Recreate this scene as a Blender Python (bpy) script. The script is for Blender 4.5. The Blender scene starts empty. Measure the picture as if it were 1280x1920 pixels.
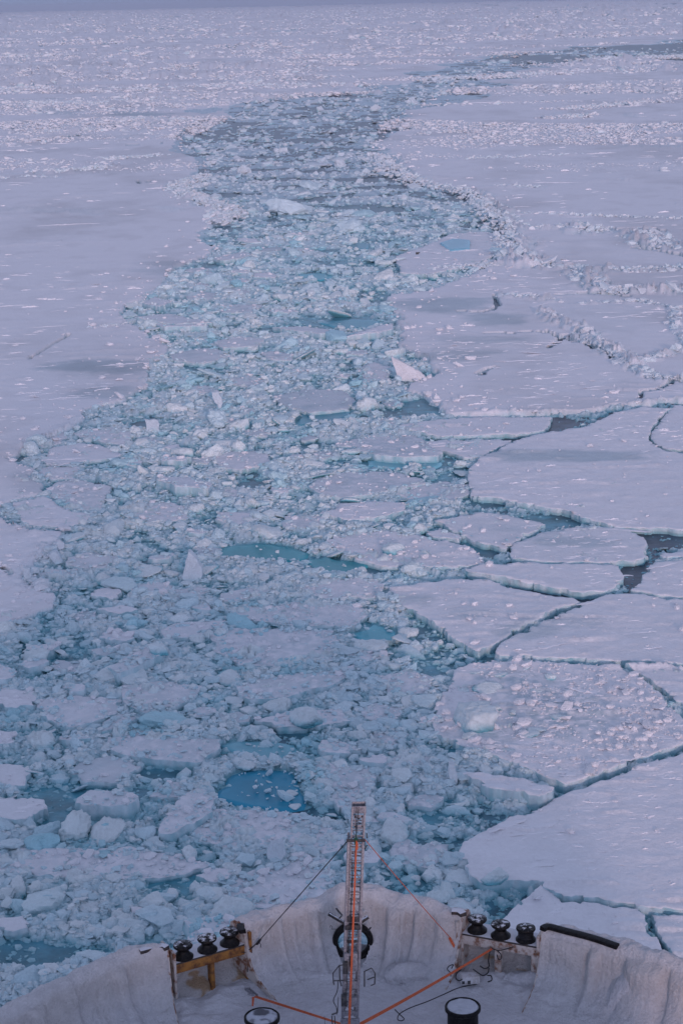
import bpy, bmesh, math, random, time
T0 = time.time()
import numpy as np
from mathutils import Vector, Matrix, Euler
from mathutils.geometry import delaunay_2d_cdt

random.seed(7)
RNG = np.random.default_rng(11)
scene = bpy.context.scene
COL = scene.collection
R = math.radians

# ------------------------------------------------------------------ camera
CAM_Z, FPX = 27.0, 3500.0
PITCH = math.atan(956 / FPX)
ROLL = R(1.26)
Fv = np.array([0, math.cos(PITCH), -math.sin(PITCH)])
Rv0 = np.array([1.0, 0, 0]); Uv0 = np.array([0, math.sin(PITCH), math.cos(PITCH)])
Rv = math.cos(ROLL) * Rv0 - math.sin(ROLL) * Uv0
Uv = math.sin(ROLL) * Rv0 + math.cos(ROLL) * Uv0
CAM = np.array([0, 0, CAM_Z])

def at(x, y, z=0.0):
    """the point at height z seen at photo pixel (x, y)"""
    d = Fv * FPX + Rv * (x - 640) + Uv * (960 - y)
    t = (z - CAM_Z) / d[2]
    p = CAM + d * t
    return np.array([p[0], p[1], z])

def at_y(x, y, Y):
    """the point at distance Y ahead seen at photo pixel (x, y)"""
    d = Fv * FPX + Rv * (x - 640) + Uv * (960 - y)
    return CAM + d * (Y / d[1])

def to_px(P):
    P = np.asarray(P) - CAM
    c = P @ Fv
    return 640 + FPX * (P @ Rv) / c, 960 - FPX * (P @ Uv) / c

cam_d = bpy.data.cameras.new('camera'); cam = bpy.data.objects.new('camera', cam_d); COL.objects.link(cam)
cam_d.sensor_fit = 'VERTICAL'; cam_d.sensor_height = 36; cam_d.lens = FPX / 1920 * 36
cam_d.clip_end = 60000; cam_d.clip_start = 0.5
M = Matrix(((Rv[0], Uv[0], -Fv[0], 0), (Rv[1], Uv[1], -Fv[1], 0), (Rv[2], Uv[2], -Fv[2], CAM_Z), (0, 0, 0, 1)))
cam.matrix_world = M
scene.camera = cam

# ------------------------------------------------------------------ noise
def _h(ix, iy, s=0):
    n = (ix.astype(np.int64) * 374761393 + iy.astype(np.int64) * 668265263 + s * 974634777) & 0x7fffffff
    n = ((n ^ (n >> 13)) * 1274126177) & 0x7fffffff
    n = ((n ^ (n >> 15)) * 2246822519) & 0x7fffffff
    return ((n ^ (n >> 14)) & 0xffffff) / float(0xffffff)

def gn(x, y, s=0):
    """gradient noise, about -1..1"""
    x = np.asarray(x, float); y = np.asarray(y, float)
    ix = np.floor(x); iy = np.floor(y); fx = x - ix; fy = y - iy
    ux = fx * fx * fx * (fx * (fx * 6 - 15) + 10); uy = fy * fy * fy * (fy * (fy * 6 - 15) + 10)
    def g(dx, dy):
        a = _h(ix + dx, iy + dy, s) * 6.2831853
        return np.cos(a) * (fx - dx) + np.sin(a) * (fy - dy)
    a = g(0, 0); b = g(1, 0); c = g(0, 1); d = g(1, 1)
    return ((a + (b - a) * ux) * (1 - uy) + (c + (d - c) * ux) * uy) * 1.5

def fbm(x, y, oc=4, s=0, gain=0.5):
    r = 0; a = 1.0; t = 0
    for i in range(oc):
        r = r + a * gn(x, y, s + i * 17); t += a; a *= gain
        x = np.asarray(x) * 2.03 + 5.1; y = np.asarray(y) * 2.03 + 1.7
    return r / t * 1.4

def worley(x, y, s=0):
    """F1 distance, F2 distance and cell value"""
    x = np.asarray(x, float); y = np.asarray(y, float)
    ix = np.floor(x); iy = np.floor(y)
    f1 = np.full(x.shape, 9.0); f2 = np.full(x.shape, 9.0); cv = np.zeros(x.shape)
    for dx in (-1, 0, 1):
        for dy in (-1, 0, 1):
            cx = ix + dx; cy = iy + dy
            px = cx + 0.1 + 0.8 * _h(cx, cy, s + 1); py = cy + 0.1 + 0.8 * _h(cx, cy, s + 2)
            d = np.hypot(px - x, py - y); m = d < f1
            f2 = np.where(m, f1, np.minimum(f2, d))
            cv = np.where(m, _h(cx, cy, s + 3), cv); f1 = np.where(m, d, f1)
    return f1, f2, cv

def plates(x, y, s=0, tilt=.5):
    """broken plates: every cell is a facet with its own height and slope; 0..1"""
    x = np.asarray(x, float); y = np.asarray(y, float)
    ix = np.floor(x); iy = np.floor(y)
    f1 = np.full(x.shape, 9.0); f2 = np.full(x.shape, 9.0); hh = np.zeros(x.shape)
    for dx in (-1, 0, 1):
        for dy in (-1, 0, 1):
            cx = ix + dx; cy = iy + dy
            ox = x - cx - 0.1 - 0.8 * _h(cx, cy, s + 1); oy = y - cy - 0.1 - 0.8 * _h(cx, cy, s + 2)
            d = np.hypot(ox, oy); m = d < f1
            f2 = np.where(m, f1, np.minimum(f2, d))
            hv = _h(cx, cy, s + 3) + tilt * (2 * (_h(cx, cy, s + 4) - .5) * ox + 2 * (_h(cx, cy, s + 5) - .5) * oy)
            hh = np.where(m, hv, hh); f1 = np.where(m, d, f1)
    return hh * np.clip((f2 - f1) * 4, 0, 1)

def qk(D, d0, top):
    """grain size step: coarser in steps with distance"""
    return np.clip(2.0 ** (np.round(np.log2(np.maximum(D, 1) / d0) * 2) / 2), 1, top)

def sstep(a, b, x):
    t = np.clip((x - a) / (b - a), 0, 1)
    return t * t * (3 - 2 * t)

def seg_dist(X, Y, pts, closed=False):
    P = np.asarray(pts, float)
    Q = np.roll(P, -1, 0) if closed else P[1:]
    P2 = P if closed else P[:-1]
    best = np.full(X.shape, 1e9)
    for a, b in zip(P2, Q):
        ab = b - a; L = ab @ ab + 1e-12
        t = np.clip(((X - a[0]) * ab[0] + (Y - a[1]) * ab[1]) / L, 0, 1)
        best = np.minimum(best, (X - a[0] - t * ab[0]) ** 2 + (Y - a[1] - t * ab[1]) ** 2)
    return np.sqrt(best)

def inside(X, Y, pts):
    P = np.asarray(pts, float); Q = np.roll(P, -1, 0)
    c = np.zeros(X.shape, bool)
    for a, b in zip(P, Q):
        if a[1] == b[1]: continue
        m = ((a[1] > Y) != (b[1] > Y)) & (X < (b[0] - a[0]) * (Y - a[1]) / (b[1] - a[1]) + a[0])
        c ^= m
    return c

def sdf(X, Y, pts):
    d = seg_dist(X, Y, pts, True)
    return np.where(inside(X, Y, pts), d, -d)

def W(pts, z=0.3):
    return np.array([at(x, y, z)[:2] for x, y in pts])

# ------------------------------------------------------------------ tagging and mesh helpers
def tag(o, label=None, cat=None, group=None, kind=None):
    if label: o['label'] = label
    if cat: o['category'] = cat
    if group: o['group'] = group
    if kind: o['kind'] = kind
    return o

def np_mesh(name, V, F, mat=None, smooth=True, col=None, parent=None):
    """V (n,3); F (m,k) or a list of arrays"""
    me = bpy.data.meshes.new(name)
    Fs = F if isinstance(F, list) else [F]
    Fs = [np.asarray(f, np.int32) for f in Fs if len(f)]
    me.vertices.add(len(V)); me.vertices.foreach_set('co', np.asarray(V, np.float32).ravel())
    loops = np.concatenate([f.ravel() for f in Fs])
    me.loops.add(len(loops)); me.loops.foreach_set('vertex_index', loops)
    tot = np.concatenate([np.full(len(f), f.shape[1], np.int32) for f in Fs])
    start = np.concatenate([[0], np.cumsum(tot)[:-1]]).astype(np.int32)
    me.polygons.add(len(tot)); me.polygons.foreach_set('loop_start', start); me.polygons.foreach_set('loop_total', tot)
    me.polygons.foreach_set('use_smooth', np.full(len(tot), bool(smooth)))
    me.update(calc_edges=True)
    if col is not None:
        a = me.color_attributes.new('tint', 'FLOAT_COLOR', 'POINT')
        c = np.ones((len(V), 4), np.float32); c[:, :3] = col
        a.data.foreach_set('color', c.ravel())
    if mat: me.materials.append(mat)
    o = bpy.data.objects.new(name, me); COL.objects.link(o)
    if parent: o.parent = parent
    return o

def empty(name, loc=(0, 0, 0)):
    o = bpy.data.objects.new(name, None); COL.objects.link(o); o.location = loc
    o.empty_display_size = 0.2
    return o

# ------------------------------------------------------------------ materials
def new_mat(name):
    m = bpy.data.materials.new(name); m.use_nodes = True
    nt = m.node_tree
    return m, nt, nt.nodes['Principled BSDF']

def add(nt, kind, **kw):
    n = nt.nodes.new(kind)
    for k, v in kw.items():
        if k in n.inputs: n.inputs[k].default_value = v
        else: setattr(n, k, v)
    return n

def tinted(name, rough=0.7, bump=0.03, scale=6.0, var=0.1, fallback=None, detail=6, spec=0.3, sss=0.0):
    """procedural surface whose base colour is the mesh's own 'tint' (or one colour), mottled by noise, with bump"""
    m, nt, b = new_mat(name)
    L = nt.links
    tc = add(nt, 'ShaderNodeNewGeometry')
    n1 = add(nt, 'ShaderNodeTexNoise', Scale=scale, Detail=float(detail), Roughness=0.62)
    L.new(tc.outputs['Position'], n1.inputs['Vector'])
    n2 = add(nt, 'ShaderNodeTexNoise', Scale=scale * 0.17, Detail=4.0, Roughness=0.6)
    L.new(tc.outputs['Position'], n2.inputs['Vector'])
    mx = add(nt, 'ShaderNodeMath', operation='ADD'); L.new(n1.outputs['Fac'], mx.inputs[0]); L.new(n2.outputs['Fac'], mx.inputs[1])
    mr = add(nt, 'ShaderNodeMapRange'); mr.inputs['From Min'].default_value = 0.6; mr.inputs['From Max'].default_value = 1.4
    mr.inputs['To Min'].default_value = 1 - var; mr.inputs['To Max'].default_value = 1 + var * 0.6
    L.new(mx.outputs[0], mr.inputs['Value'])
    mul = add(nt, 'ShaderNodeVectorMath', operation='SCALE')
    if fallback is None:
        at_ = add(nt, 'ShaderNodeAttribute', attribute_name='tint'); L.new(at_.outputs['Color'], mul.inputs[0])
    else:
        mul.inputs[0].default_value = fallback
    L.new(mr.outputs[0], mul.inputs['Scale'])
    L.new(mul.outputs[0], b.inputs['Base Color'])
    b.inputs['Roughness'].default_value = rough
    b.inputs['Specular IOR Level'].default_value = spec
    if sss:
        b.inputs['Subsurface Weight'].default_value = sss
        b.inputs['Subsurface Radius'].default_value = (0.2, 0.6, 1.0)
        b.inputs['Subsurface Scale'].default_value = 0.15
    bp = add(nt, 'ShaderNodeBump', Strength=1.0, Distance=bump)
    L.new(n1.outputs['Fac'], bp.inputs['Height']); L.new(bp.outputs[0], b.inputs['Normal'])
    return m

M_snow = tinted('packed_snow', 0.85, 0.035, 5.0, 0.05, spec=0.15)
M_floe = tinted('floe_snow', 0.75, 0.04, 7.0, 0.10, spec=0.25)
M_brash = tinted('brash', 0.55, 0.05, 9.0, 0.12, spec=0.4)
M_chunk = tinted('ice_chunk', 0.6, 0.07, 9.0, 0.14, spec=0.3, detail=9)
M_pool = tinted('submerged_ice', 0.35, 0.004, 3.0, 0.16, spec=0.12)

SNOW = np.array([0.80, 0.80, 0.84]); WET = np.array([0.40, 0.51, 0.57]); TEAL = np.array([0.15, 0.42, 0.49])
PALE = np.array([0.56, 0.72, 0.785]); DEEP = np.array([0.12, 0.27, 0.36])

def mix(a, b, t):
    t = np.asarray(t)[..., None]
    return a * (1 - t) + b * t

# ------------------------------------------------------------------ water material
mw, nt, b = new_mat('sea_water')
L = nt.links
g = add(nt, 'ShaderNodeNewGeometry')
n1 = add(nt, 'ShaderNodeTexNoise', Scale=0.9, Detail=6.0, Roughness=0.6); L.new(g.outputs['Position'], n1.inputs['Vector'])
a_ = add(nt, 'ShaderNodeAttribute', attribute_name='tint')
mr = add(nt, 'ShaderNodeMapRange'); mr.inputs['From Min'].default_value = 0.35; mr.inputs['From Max'].default_value = 0.65
mr.inputs['To Min'].default_value = 0.6; mr.inputs['To Max'].default_value = 1.3
L.new(n1.outputs['Fac'], mr.inputs['Value'])
mul = add(nt, 'ShaderNodeVectorMath', operation='SCALE'); L.new(a_.outputs['Color'], mul.inputs[0]); L.new(mr.outputs[0], mul.inputs['Scale'])
L.new(mul.outputs[0], b.inputs['Base Color']); b.inputs['Roughness'].default_value = 0.4; b.inputs['Specular IOR Level'].default_value = .2
n2 = add(nt, 'ShaderNodeTexNoise', Scale=2.5, Detail=5.0); L.new(g.outputs['Position'], n2.inputs['Vector'])
bp = add(nt, 'ShaderNodeBump', Strength=0.6, Distance=0.05); L.new(n2.outputs['Fac'], bp.inputs['Height']); L.new(bp.outputs[0], b.inputs['Normal'])
M_water = mw

# ------------------------------------------------------------------ layout (traced in photo pixels, placed on the water plane)
LEFT_EDGE = [(690, 176), (560, 184), (480, 195), (425, 225), (340, 268), (350, 283), (400, 298), (385, 330), (325, 350), (385, 380), (435, 398),
             (400, 425), (383, 448), (415, 462), (395, 482), (335, 500), (318, 530), (285, 556), (245, 575), (238, 590), (258, 606), (292, 628),
             (328, 650), (292, 680), (285, 722), (238, 750), (165, 770), (160, 795), (112, 812), (66, 836), (22, 858), (75, 876), (62, 890), (95, 905),
             (70, 925), (20, 942), (0, 948), (12, 968), (40, 984), (90, 992), (130, 992), (108, 1022), (82, 1050), (50, 1072), (58, 1095), (112, 1112),
             (96, 1135), (60, 1150), (22, 1170), (-20, 1182), (-90, 1200), (-200, 1260), (-400, 1400), (-700, 1700), (-900, 2100)]
RIGHT_EDGE = [(880, 158), (800, 185), (755, 208), (705, 245), (690, 285), (722, 305), (745, 325), (790, 350), (885, 366), (922, 400), (950, 440), (958, 478),
              (900, 500), (870, 516), (790, 543), (722, 552), (720, 568), (738, 592), (742, 622), (742, 652), (790, 672), (812, 700), (770, 716), (745, 732), (792, 742),
              (818, 768), (832, 778), (1010, 777), (1120, 769), (1190, 757), (1262, 752), (1340, 748), (1700, 745)]
WL = W(LEFT_EDGE); WR = W(RIGHT_EDGE)
far_lead = [(1300, 78), (1180, 83), (1060, 96), (960, 105), (800, 122), (720, 130), (560, 128)]
POLY_LEFT = np.vstack([WL, [[-400, 30], [-9000, 30], [-9000, 24000], [9000, 24000]], W([(1300, 82), (1150, 87), (1020, 101), (930, 112), (870, 128), (780, 158), (720, 168)], 0.3)])
POLY_RIGHT = np.vstack([WR, [[900, 140], [9000, 600], [9000, 2000]], W([(1300, 110), (1180, 106), (1060, 112), (960, 122), (900, 140)], 0.3)])

POLY_OFF = np.vstack([W([(1396, 752), (1392, 1000), (1396, 1250), (1400, 1380), (1432, 1500), (1412, 1720), (1396, 1900), (1500, 2300)]), [[45, 25], [9000, 25], [9000, 150]]])   # the ice sheet goes on to the right

# cracks in the fast ice: (polyline, width in metres)
CRACKS = [([(590, 410 + 145), (595, 570)], .1)]
CRACKS = [
    ([(928, 555), (932, 570), (925, 582), (900, 586), (862, 585)], .45),
    ([(890, 624), (960, 625), (1005, 622), (1022, 624)], .4),
    ([(1025, 620), (1052, 634), (1030, 652)], .45),
    ([(1055, 632), (1100, 644), (1135, 660), (1155, 675)], .75),
    ([(1052, 630), (1068, 628), (1090, 626)], .35),
    ([(900, 702), (912, 692), (926, 690)], .5),
    ([(1198, 745), (1203, 733), (1235, 727), (1262, 712), (1300, 716)], .35),
    ([(1165, 430), (1210, 428), (1250, 434)], 1.0), ([(1060, 424), (1150, 428)], .4),
    ([(1190, 465), (1290, 480)], .8), ([(1040, 552), (1110, 550), (1180, 555)], .5),
    ([(20, 266), (60, 262), (125, 256), (150, 252)], 2.2), ([(0, 230), (50, 230)], 2.0), ([(215, 273), (285, 270), (345, 268)], 1.2),
    ([(20, 281), (75, 282)], 1.4), ([(150, 238), (260, 234), (365, 228)], 1.6),
    ([(470, 190), (555, 189), (620, 186)], 1.4), ([(515, 148), (570, 149)], 2.0),
    ([(850, 144), (875, 143)], 5.0), ([(560, 147), (700, 146)], 1.2),
    ([(255, 340), (310, 341)], .3), ([(262, 344), (258, 338)], .5),
    ([(60, 670), (95, 648), (128, 630)], .09), ([(57, 672), (62, 668)], .22), ([(126, 632), (128, 628)], .25),
    ([(0, 1063), (14, 1070), (22, 1078)], .2), ([(-5, 955), (8, 972), (22, 984), (42, 988), (80, 998)], .35),
    ([(62, 836), (75, 826), (112, 812)], .3),
    ([(900, 9), (930, 10)], 30), ([(1170, 1), (1280, -2)], 40),
    ([(0, 190), (60, 186), (120, 184)], 2.0),
]
# rubble ridges on the fast ice: (polyline, half width m, height m)
RIDGES = [
    ([(385, 330), (330, 350), (345, 365), (385, 378), (435, 398), (410, 420)], 2.2, .7),
    ([(700, 292), (740, 320), (790, 345), (880, 362), (925, 395), (955, 440), (962, 480), (1000, 492)], 2.4, .8),
    ([(820, 505), (900, 500), (960, 490), (1020, 500), (1100, 505), (1200, 508), (1290, 505)], 1.6, .6),
    ([(945, 480), (985, 490), (1010, 500)], 2.2, 1.3),
    ([(1080, 425), (1100, 435), (1130, 432)], 2.0, 1.0),
    ([(1195, 440), (1240, 460), (1290, 466)], 3.0, .9),
    ([(1085, 510), (1110, 530), (1120, 545), (1160, 548), (1230, 545), (1290, 548)], 1.4, .9),
    ([(1020, 588), (1050, 606), (1085, 620), (1120, 645), (1160, 668), (1185, 685)], 1.0, .7),
    ([(1185, 685), (1230, 668), (1290, 655)], .8, .5), ([(1160, 675), (1210, 700), (1240, 712), (1290, 708)], .8, .5),
    ([(940, 555), (1000, 560), (1040, 566)], .8, .5), ([(1090, 570), (1200, 565), (1260, 578), (1270, 620), (1285, 650)], .6, .35),
    ([(1060, 205), (1120, 200), (1180, 195), (1210, 192)], 3, .6), ([(1060, 220), (1090, 218)], 3, 1.0),
    ([(60, 325), (130, 322), (210, 315)], 2.0, .9), ([(190, 300), (310, 292)], 1.5, .7),
    ([(0, 335), (110, 333)], 1.0, .4), ([(790, 252), (830, 248), (890, 249)], 1.5, .5), ([(870, 298), (960, 296), (1080, 289)], 1.2, .4),
    ([(130, 172), (260, 170), (430, 164), (640, 160)], 8, 1.3), ([(0, 170), (60, 166)], 8, 1.2),
    ([(460, 158), (500, 156)], 6, 1.6), ([(0, 110), (200, 102), (420, 100), (640, 92)], 14, 1.8),
    ([(640, 80), (760, 76), (1000, 74), (1200, 66), (1290, 62)], 14, 1.8), ([(500, 105), (640, 108), (800, 104), (960, 100)], 14, 1.6),
    ([(240, 190), (180, 196), (60, 194)], 6, .9), ([(230, 225), (360, 228)], 4, .9), ([(90, 250), (150, 246)], 4, .9),
    ([(740, 150), (900, 146), (1000, 140), (1150, 130), (1290, 128)], 7, 1.1), ([(1120, 112), (1160, 111)], 8, 2.0), ([(1200, 109), (1275, 108)], 8, 1.6),
    ([(930, 350), (1010, 352)], 1.5, .5), ([(990, 428), (1080, 425)], 1.5, .5), ([(985, 400), (1290, 412)], .8, .3),
    ([(50, 1072), (58, 1095), (108, 1108)], .5, .35), ([(110, 1020), (84, 1050)], .5, .3),
    ([(200, 612), (175, 616), (240, 606)], .5, .3),
]
# grey wet patches: (x, y, half-w px, half-h px, strength)
PATCHES = [(190, 690, 110, 17, .9), (200, 737, 70, 11, .7), (830, 572, 100, 16, .9), (930, 600, 70, 11, .8), (900, 640, 90, 8, .5), (1120, 590, 90, 40, .15),
           (860, 665, 90, 12, .6), (800, 700, 60, 10, .3), (310, 505, 60, 14, .5), (360, 540, 70, 25, .5), (1050, 857, 150, 12, .9), (950, 990, 60, 9, .6),
           (1080, 1015, 80, 12, .8), (1000, 1008, 60, 7, .5), (780, 1128, 45, 14, .8), (870, 1150, 60, 14, .5), (1000, 1190, 70, 16, .7), (1060, 1170, 80, 14, .5),
           (740, 835, 60, 14, .9), (1040, 1330, 100, 50, 1.0), (960, 1290, 100, 40, .9), (900, 1380, 80, 40, .6), (1080, 1370, 60, 30, .5), (60, 905, 60, 18, .5), (260, 215, 60, 6, .9), (120, 212, 50, 6, .6),
           (900, 905, 60, 20, .1), (1030, 990, 60, 14, .5), (1000, 1460, 50, 10, .2), (860, 455, 36, 12, .5), (140, 930, 50, 20, .5), (1190, 1190, 60, 10, .3)]

def crests(x, y, s, prob):
    """wind-cut steps: a short sharp face towards the ship and a long tail behind it"""
    out = np.zeros(x.shape); ix = np.floor(x); iy = np.floor(y)
    for dx in (-1, 0, 1):
        for dy in (-1, 0):
            cx = ix + dx; cy = iy + dy
            ox = x - cx - _h(cx, cy, s + 1); oy = y - cy - _h(cx, cy, s + 2)
            ln = .2 + .75 * _h(cx, cy, s + 3) ** 2; a = _h(cx, cy, s + 4)
            oy = oy + .30 * ox * (_h(cx, cy, s + 6) - .4) + .12 * ox * ox
            f = sstep(0, .045, oy) * np.exp(-np.maximum(oy, 0) / (.10 + .3 * a)) * np.exp(-(ox / ln) ** 4 * 3)
            out = np.maximum(out, f * (.35 + .65 * a) * (_h(cx, cy, s + 7) < prob))
    return out

def snow_h(X, Y, amp=1.0):
    """low drifts and short wind-cut crests whose steep side faces back towards the ship"""
    D = np.hypot(X, Y)
    kx = np.clip(D / 110, 1, 60); ky = np.clip(D * D / 22000, 1, 900)
    a = np.sqrt(kx)
    h = 0.09 * fbm(X / (9 * kx), Y / (14 * np.sqrt(kx * ky)), 3, 3) + 0.035 * fbm(X / (1.9 * kx), Y / (1.1 * ky), 4, 5, .55) * a
    u = X / kx + .3 * gn(X / (4 * kx), Y / (4 * ky), 61); v = Y / ky + .07 * X / kx + .5 * gn(X / (5 * kx), Y / (3 * ky), 62)
    dens = sstep(-.35, .55, fbm(X / (14 * kx), Y / (16 * ky), 3, 33))
    h = h + a * (.11 * crests(u / 2.6, v / 1.1, 31, dens * .75) + .15 * crests(u / 6.5, v / 2.2, 32, dens * .45) + .055 * crests(u / 1.1, v / .6, 35, dens * .7))
    return h * amp

def blocks(X, Y, s=1.0, seed=0):
    f1, f2, cv = worley(X / s + 0.3 * gn(X / s, Y / s, seed + 9), Y / s, seed)
    tx = (_h(np.floor(cv * 9999), np.floor(cv * 777), 5) - .5)
    return np.clip((f2 - f1) * 3.5, 0, 1) * (0.35 + 0.65 * cv)

def grid(az_half, px_step, d0, d1, wide=None):
    """vertices spread so that each one covers about the same share of the view"""
    dep = []
    a = math.atan(CAM_Z / d0); end = math.atan(CAM_Z / d1)
    while a > end:
        dep.append(a)
        a -= px_step / 1867 * (1.0 if a > 0.05 else 0.55 if a > 0.012 else 0.35)
    dep = np.array(dep); D = CAM_Z / np.tan(dep)
    n = int(2 * az_half / (px_step / 1867)); az = np.linspace(-az_half, az_half, n)
    if wide:
        ext = az_half + (wide - az_half) * (np.linspace(0, 1, 60)[1:] ** 1.6)
        az = np.concatenate([-ext[::-1], az, ext])
    DD, AZ = np.meshgrid(D, np.tan(az), indexing='ij')
    return DD * AZ, DD, len(D), len(az)

def grid_faces(nr, nc, keep):
    idx = np.arange(nr * nc).reshape(nr, nc)
    q = np.stack([idx[:-1, :-1], idx[:-1, 1:], idx[1:, 1:], idx[1:, :-1]], -1).reshape(-1, 4)
    q = q[keep[q].any(1)]
    used = np.zeros(nr * nc, bool); used[q.ravel()] = True
    remap = np.cumsum(used) - 1
    return used, remap[q]

def patches(X, Y):
    P = np.stack([X, Y, np.full(X.shape, .3)], -1)
    px, py = to_px(P)
    w = np.zeros(X.shape)
    wob = 1.5 * fbm(X / 7, Y / 4, 5, 71, .6) + .3 * gn(X / .9, Y / .8, 72)
    for (x, y, a, b, s) in PATCHES:
        q = ((px - x) / a) ** 2 + ((py - y) / b) ** 2
        w = np.maximum(w, s * .8 * sstep(1.5, 0.1, q + wob))
    return w

exec_quality = 1.0
# ---- the fast ice on both sides of the channel
X, Y, nr, nc = grid(R(13.0), 0.95, 32, 23000, R(48))
X = X.ravel(); Y = Y.ravel()
D = np.hypot(X, Y)
wl = 0.5 * fbm(X / 2.2, Y / 3.0, 4, 21) * np.clip(D / 90, .5, 6)
sl = sdf(X, Y, POLY_LEFT); sr = np.maximum(sdf(X, Y, POLY_RIGHT), sdf(X, Y, POLY_OFF))
s_ = np.maximum(sl, sr) + wl * .8 + sstep(250, 600, D) * (14 * gn(X / 16, Y / 50, 24) + 8 * gn(X / 6, Y / 30, 25) - 3)
cr = np.zeros(X.shape)
near = Y < 9000
for pts, wdt in CRACKS:
    Pw = W(pts)
    lo = Pw.min(0) - 4 * wdt - 6; hi = Pw.max(0) + 4 * wdt + 6
    m = (X > lo[0]) & (X < hi[0]) & (Y > lo[1]) & (Y < hi[1])
    if not m.any(): continue
    fr = min(1.0, wdt)
    d = seg_dist(X[m] + .5 * fr * gn(X[m] / 1.3, Y[m] / 1.3, 81), Y[m] + .6 * fr * gn(X[m] / 1.1, Y[m] / 1.6, 83), Pw)
    # width breathes along the crack
    ww = wdt * (0.65 + 0.6 * gn(X[m] / 3, Y[m] / 5, 85))
    cr[m] = np.maximum(cr[m], 1 - sstep(ww * .5, ww * .5 + .10 + D[m] / 3000, d))
kk = np.clip(D / 110, 1, 60); ky = np.clip(D * D / 22000, 1, 900)
rub = np.zeros(X.shape)
for pts, hw, hh in RIDGES:
    Pw = W(pts)
    lo = Pw.min(0) - 4 * hw; hi = Pw.max(0) + 4 * hw
    m = (X > lo[0]) & (X < hi[0]) & (Y > lo[1]) & (Y < hi[1])
    if not m.any(): continue
    d = seg_dist(X[m], Y[m], Pw) / (hw * (1 + .7 * gn(X[m] / (hw * 2), Y[m] / (hw * 3), 91)))
    rub[m] = np.maximum(rub[m], hh * sstep(1.5, 0.2, d))
# scattered far ridging, denser towards the horizon
ff = .6 * fbm(X / 300, Y / 150, 4, 101) + .6 * fbm(X / 70, Y / 45, 3, 102) * sstep(2200, 600, D); fz = sstep(260, 700, D)
rub = np.maximum(rub, sstep(0.0, 0.30, ff) * fz * np.minimum(0.6 + D / 600, 7))
ff2 = gn(X / 14 + gn(X / 30, Y / 30, 3), Y / 30, 105)
rub = np.maximum(rub, .35 * sstep(.45, .8, ff2) * sstep(150, 260, D))
edge_r = sstep(1.8, .2, np.abs(s_)) * (Y > 60) * .28 * sstep(-.1, .3, gn(X / 4, Y / 6, 107))
rub = np.maximum(rub, edge_r)
h = 0.33 + snow_h(X, Y)
bl = plates(X / kk / 1.3, Y / ky / 1.3, 11, .6) * .8 + plates(X / kk / .55, Y / ky / .6, 12, .8) * .6 + .15 * gn(X / kk / .3, Y / ky / .3, 13)
h = h + rub * (bl - .15)
rs = D * D / 50400; edge = sstep(-.02 - rs * .5, .08 + rs * 1.3, s_)
h = h * edge + (-.8) * (1 - edge)
h = h * (1 - cr) + (-.5) * cr
h = h - (1 - sstep(0, .5, s_)) * .06 * edge
wet = patches(X, Y)
tint = mix(np.broadcast_to(SNOW, (len(X), 3)), WET, wet * .9)
tint = mix(tint, PALE, sstep(.05, .5, rub) * .45 * sstep(.4, .1, h - .33) * sstep(900, 300, D))
tint = mix(tint, PALE, sstep(.28, .1, h) * .7)
tint = mix(tint, TEAL, sstep(.12, -.05, h) * .8)
old = sstep(-.1, .5, fbm(X / 22, Y / 34, 4, 111, .6)) * .13 + sstep(.1, .5, fbm(X / 5, Y / 6, 4, 112)) * .06
tint = tint * (1 - old)[:, None]
used, F = grid_faces(nr, nc, (h > -.3))
print(round(time.time() - T0, 1), 'sea ice verts', used.sum())
V = np.stack([X, Y, h], -1)[used]
o = np_mesh('sea_ice', V, F, M_snow, True, tint[used])
tag(o, kind='structure')

# ---- the water everywhere under the ice
X2, Y2, nr2, nc2 = grid(R(15.0), 3.0, 9, 24000, R(75))
X2 = X2.ravel(); Y2 = Y2.ravel()
POLY_LEAD = np.vstack([WL[:-2], [[-60, 30], [60, 30]], W([(1400, 1600), (1300, 1300)]), WR[::-1]])
def lead_sd(X, Y):
    return -np.maximum(np.maximum(sdf(X, Y, POLY_LEFT), sdf(X, Y, POLY_RIGHT)), sdf(X, Y, POLY_OFF))
P2 = np.stack([X2, Y2, np.zeros(len(X2))], -1); px2, py2 = to_px(P2)
NAVY = np.array([.045, .075, .115]); TURQ = np.array([.10, .36, .45])
tq = sstep(1000, 850, px2 + (py2 - 1000) * -.1) * sstep(300, 520, py2) * (0.55 + .45 * fbm(X2 / 4, Y2 / 7, 3, 121))
tq = np.maximum(tq, sstep(0.1, .4, gn(X2 / 5, Y2 / 9, 123)) * .7 * (py2 > 850))
tq = np.clip(tq, 0, 1)
wc = mix(np.broadcast_to(NAVY, (len(X2), 3)), TURQ, tq)
used2, F2 = grid_faces(nr2, nc2, np.ones(len(X2), bool))
o = np_mesh('sea_water', np.stack([X2, Y2, np.zeros(len(X2))], -1), F2, M_water, True, wc)
tag(o, kind='structure')

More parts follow.
